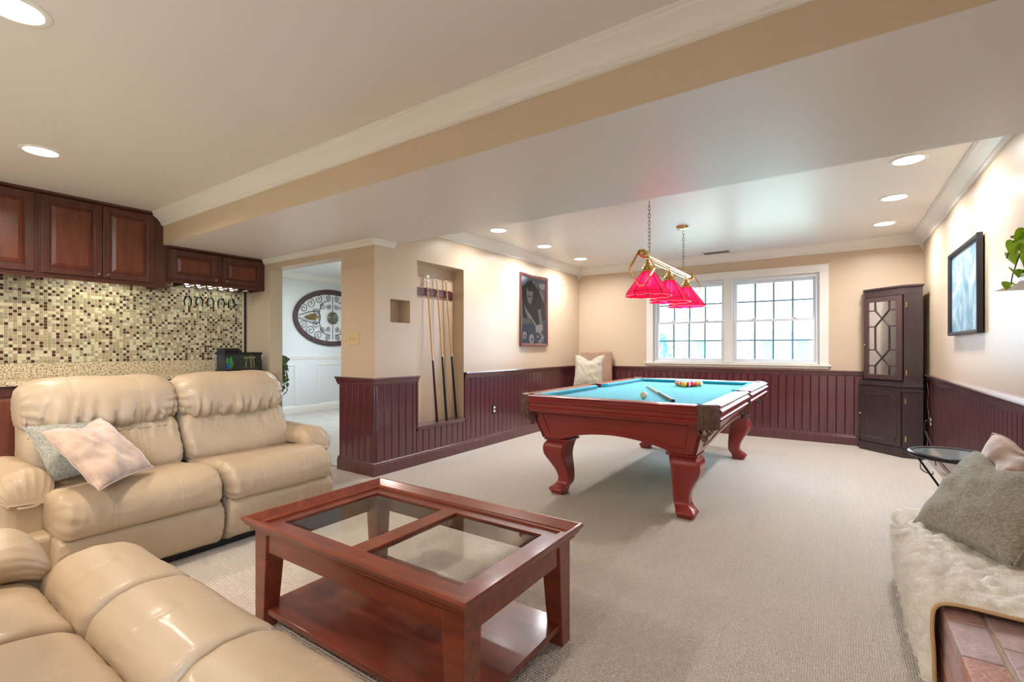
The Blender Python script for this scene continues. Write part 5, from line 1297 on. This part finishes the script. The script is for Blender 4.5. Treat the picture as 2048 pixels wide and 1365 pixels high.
# ------------------------------------------------------------------ outdoors
m = MB(); m.box(-40, 40, YW, 70, -.5, -.15); m.box(XR + .11, 40, -30, YW, -.5, -.15)
o = struct('ground', m, mat('pale_lawn', srgb(132, 140, 120), .9, var=.1, vscale=2))
o['label'] = 'pale sunlit lawn outside the windows'
hy = 24.0
t = thing('neighbour_house', 'white house with aqua shutters and pale roof across the lawn', 'house', (-3, hy, -.15))
sd_ = mat('white_siding', srgb(238, 238, 236), .7); aq = mat('aqua_shutter', srgb(70, 170, 190), .6); gl = mat('house_glass', srgb(120, 160, 176), .2)
MB().box(-14, 6, hy, hy + 8, -.15, 1.9).build('wall', sd_, t)
MB().prism([(-.5, 1.85), (4.2, 5.0), (8.5, 1.85)], (-14.4, hy, 0), (6.4, hy, 0), (0, 1, 0)).build('roof', mat('pale_roof', srgb(216, 214, 212), .8), t)
for x in (-6.2, -3.3, -.45, 2.2):
    w_ = MB().box(x - .45, x + .45, hy - .05, hy, .35, 1.45).build('window', gl, t)
    MB().box(x - .5, x + .5, hy - .08, hy - .04, .86, .92).build('window_rail', sd_, w_); MB().box(x - .03, x + .03, hy - .08, hy - .04, .35, 1.45).build('window_mullion', sd_, w_)
    for sx in (-1, 1): MB().box(x + sx * .78 - .22, x + sx * .78 + .22, hy - .06, hy, .3, 1.5).build('shutter', aq, t)
MB().box(-8.9, -8.0, hy - .06, hy, -.1, 1.6).build('door', sd_, t)
def tree(name, label, x, y, h, r, n, sz, mm, seed, trunk=True, group=None):
    rnd = random.Random(seed); t = thing(name, label, 'tree' if trunk else 'bush', (x, y, -.15), group=group)
    b = MB()
    if trunk:
        b.tube([(x, y, -.15), (x + .1, y, h * .4), (x, y, h * .8)], [.16, .11, .04], 8)
        for k in range(16):
            a = rnd.uniform(0, 2 * PI); z0 = h * rnd.uniform(.3, .75); b.tube([(x, y, z0), (x + math.cos(a) * r * .6, y + math.sin(a) * r * .6, z0 + h * .12), (x + math.cos(a) * r, y + math.sin(a) * r, z0 + h * .18)], [.05, .03, .012], 5)
    else:
        for k in range(9):
            a = rnd.uniform(0, 2 * PI); b.tube([(x, y, -.15), (x + math.cos(a) * r * .3, y + math.sin(a) * r * .3, h * .5), (x + math.cos(a) * r * .6, y + math.sin(a) * r * .6, h * .9)], [.02, .014, .006], 5)
    b.build('branches', mat('bark_' + str(seed), srgb(112, 104, 100), .9), t)
    f = MB()
    for k in range(n):
        a = rnd.uniform(0, 2 * PI); rr = r * math.sqrt(rnd.random()); z = (h * .45 + rnd.random() * h * .55) if trunk else (rnd.random() * h - .1)
        if not trunk: rr *= (1 - .75 * max(0, z / h))
        c = Vector((x + rr * math.cos(a), y + rr * math.sin(a), z)); u = Vector((rnd.uniform(-1, 1), rnd.uniform(-1, 1), rnd.uniform(-1, 1))).normalized(); v = u.orthogonal().normalized()
        f.add([c - u * sz, c + v * sz * .4, c + u * sz, c - v * sz * .4], [(0, 1, 2, 3)])
    f.build('foliage', mm, t, kind='stuff')
tree('bush', 'blue-green bush seen low in the left window', -3.0, 9.6, 1.55, .62, 1500, .055, mat('bush_leaf', srgb(60, 130, 140), .6), 5, False)
tree('tree', 'pale bare tree outside, seen through the right window', .9, 17, 6.5, 3.0, 500, .10, mat('pale_leaf', srgb(200, 196, 206), .7), 8)
tree('tree', 'pale bare tree outside, seen through the left window', -5.5, 19, 6, 2.2, 320, .10, mat('pale_leaf2', srgb(206, 200, 210), .7), 9)
print('objects', len(bpy.data.objects), 'tris~', sum(len(o.data.polygons) for o in bpy.data.objects if o.type == 'MESH'))
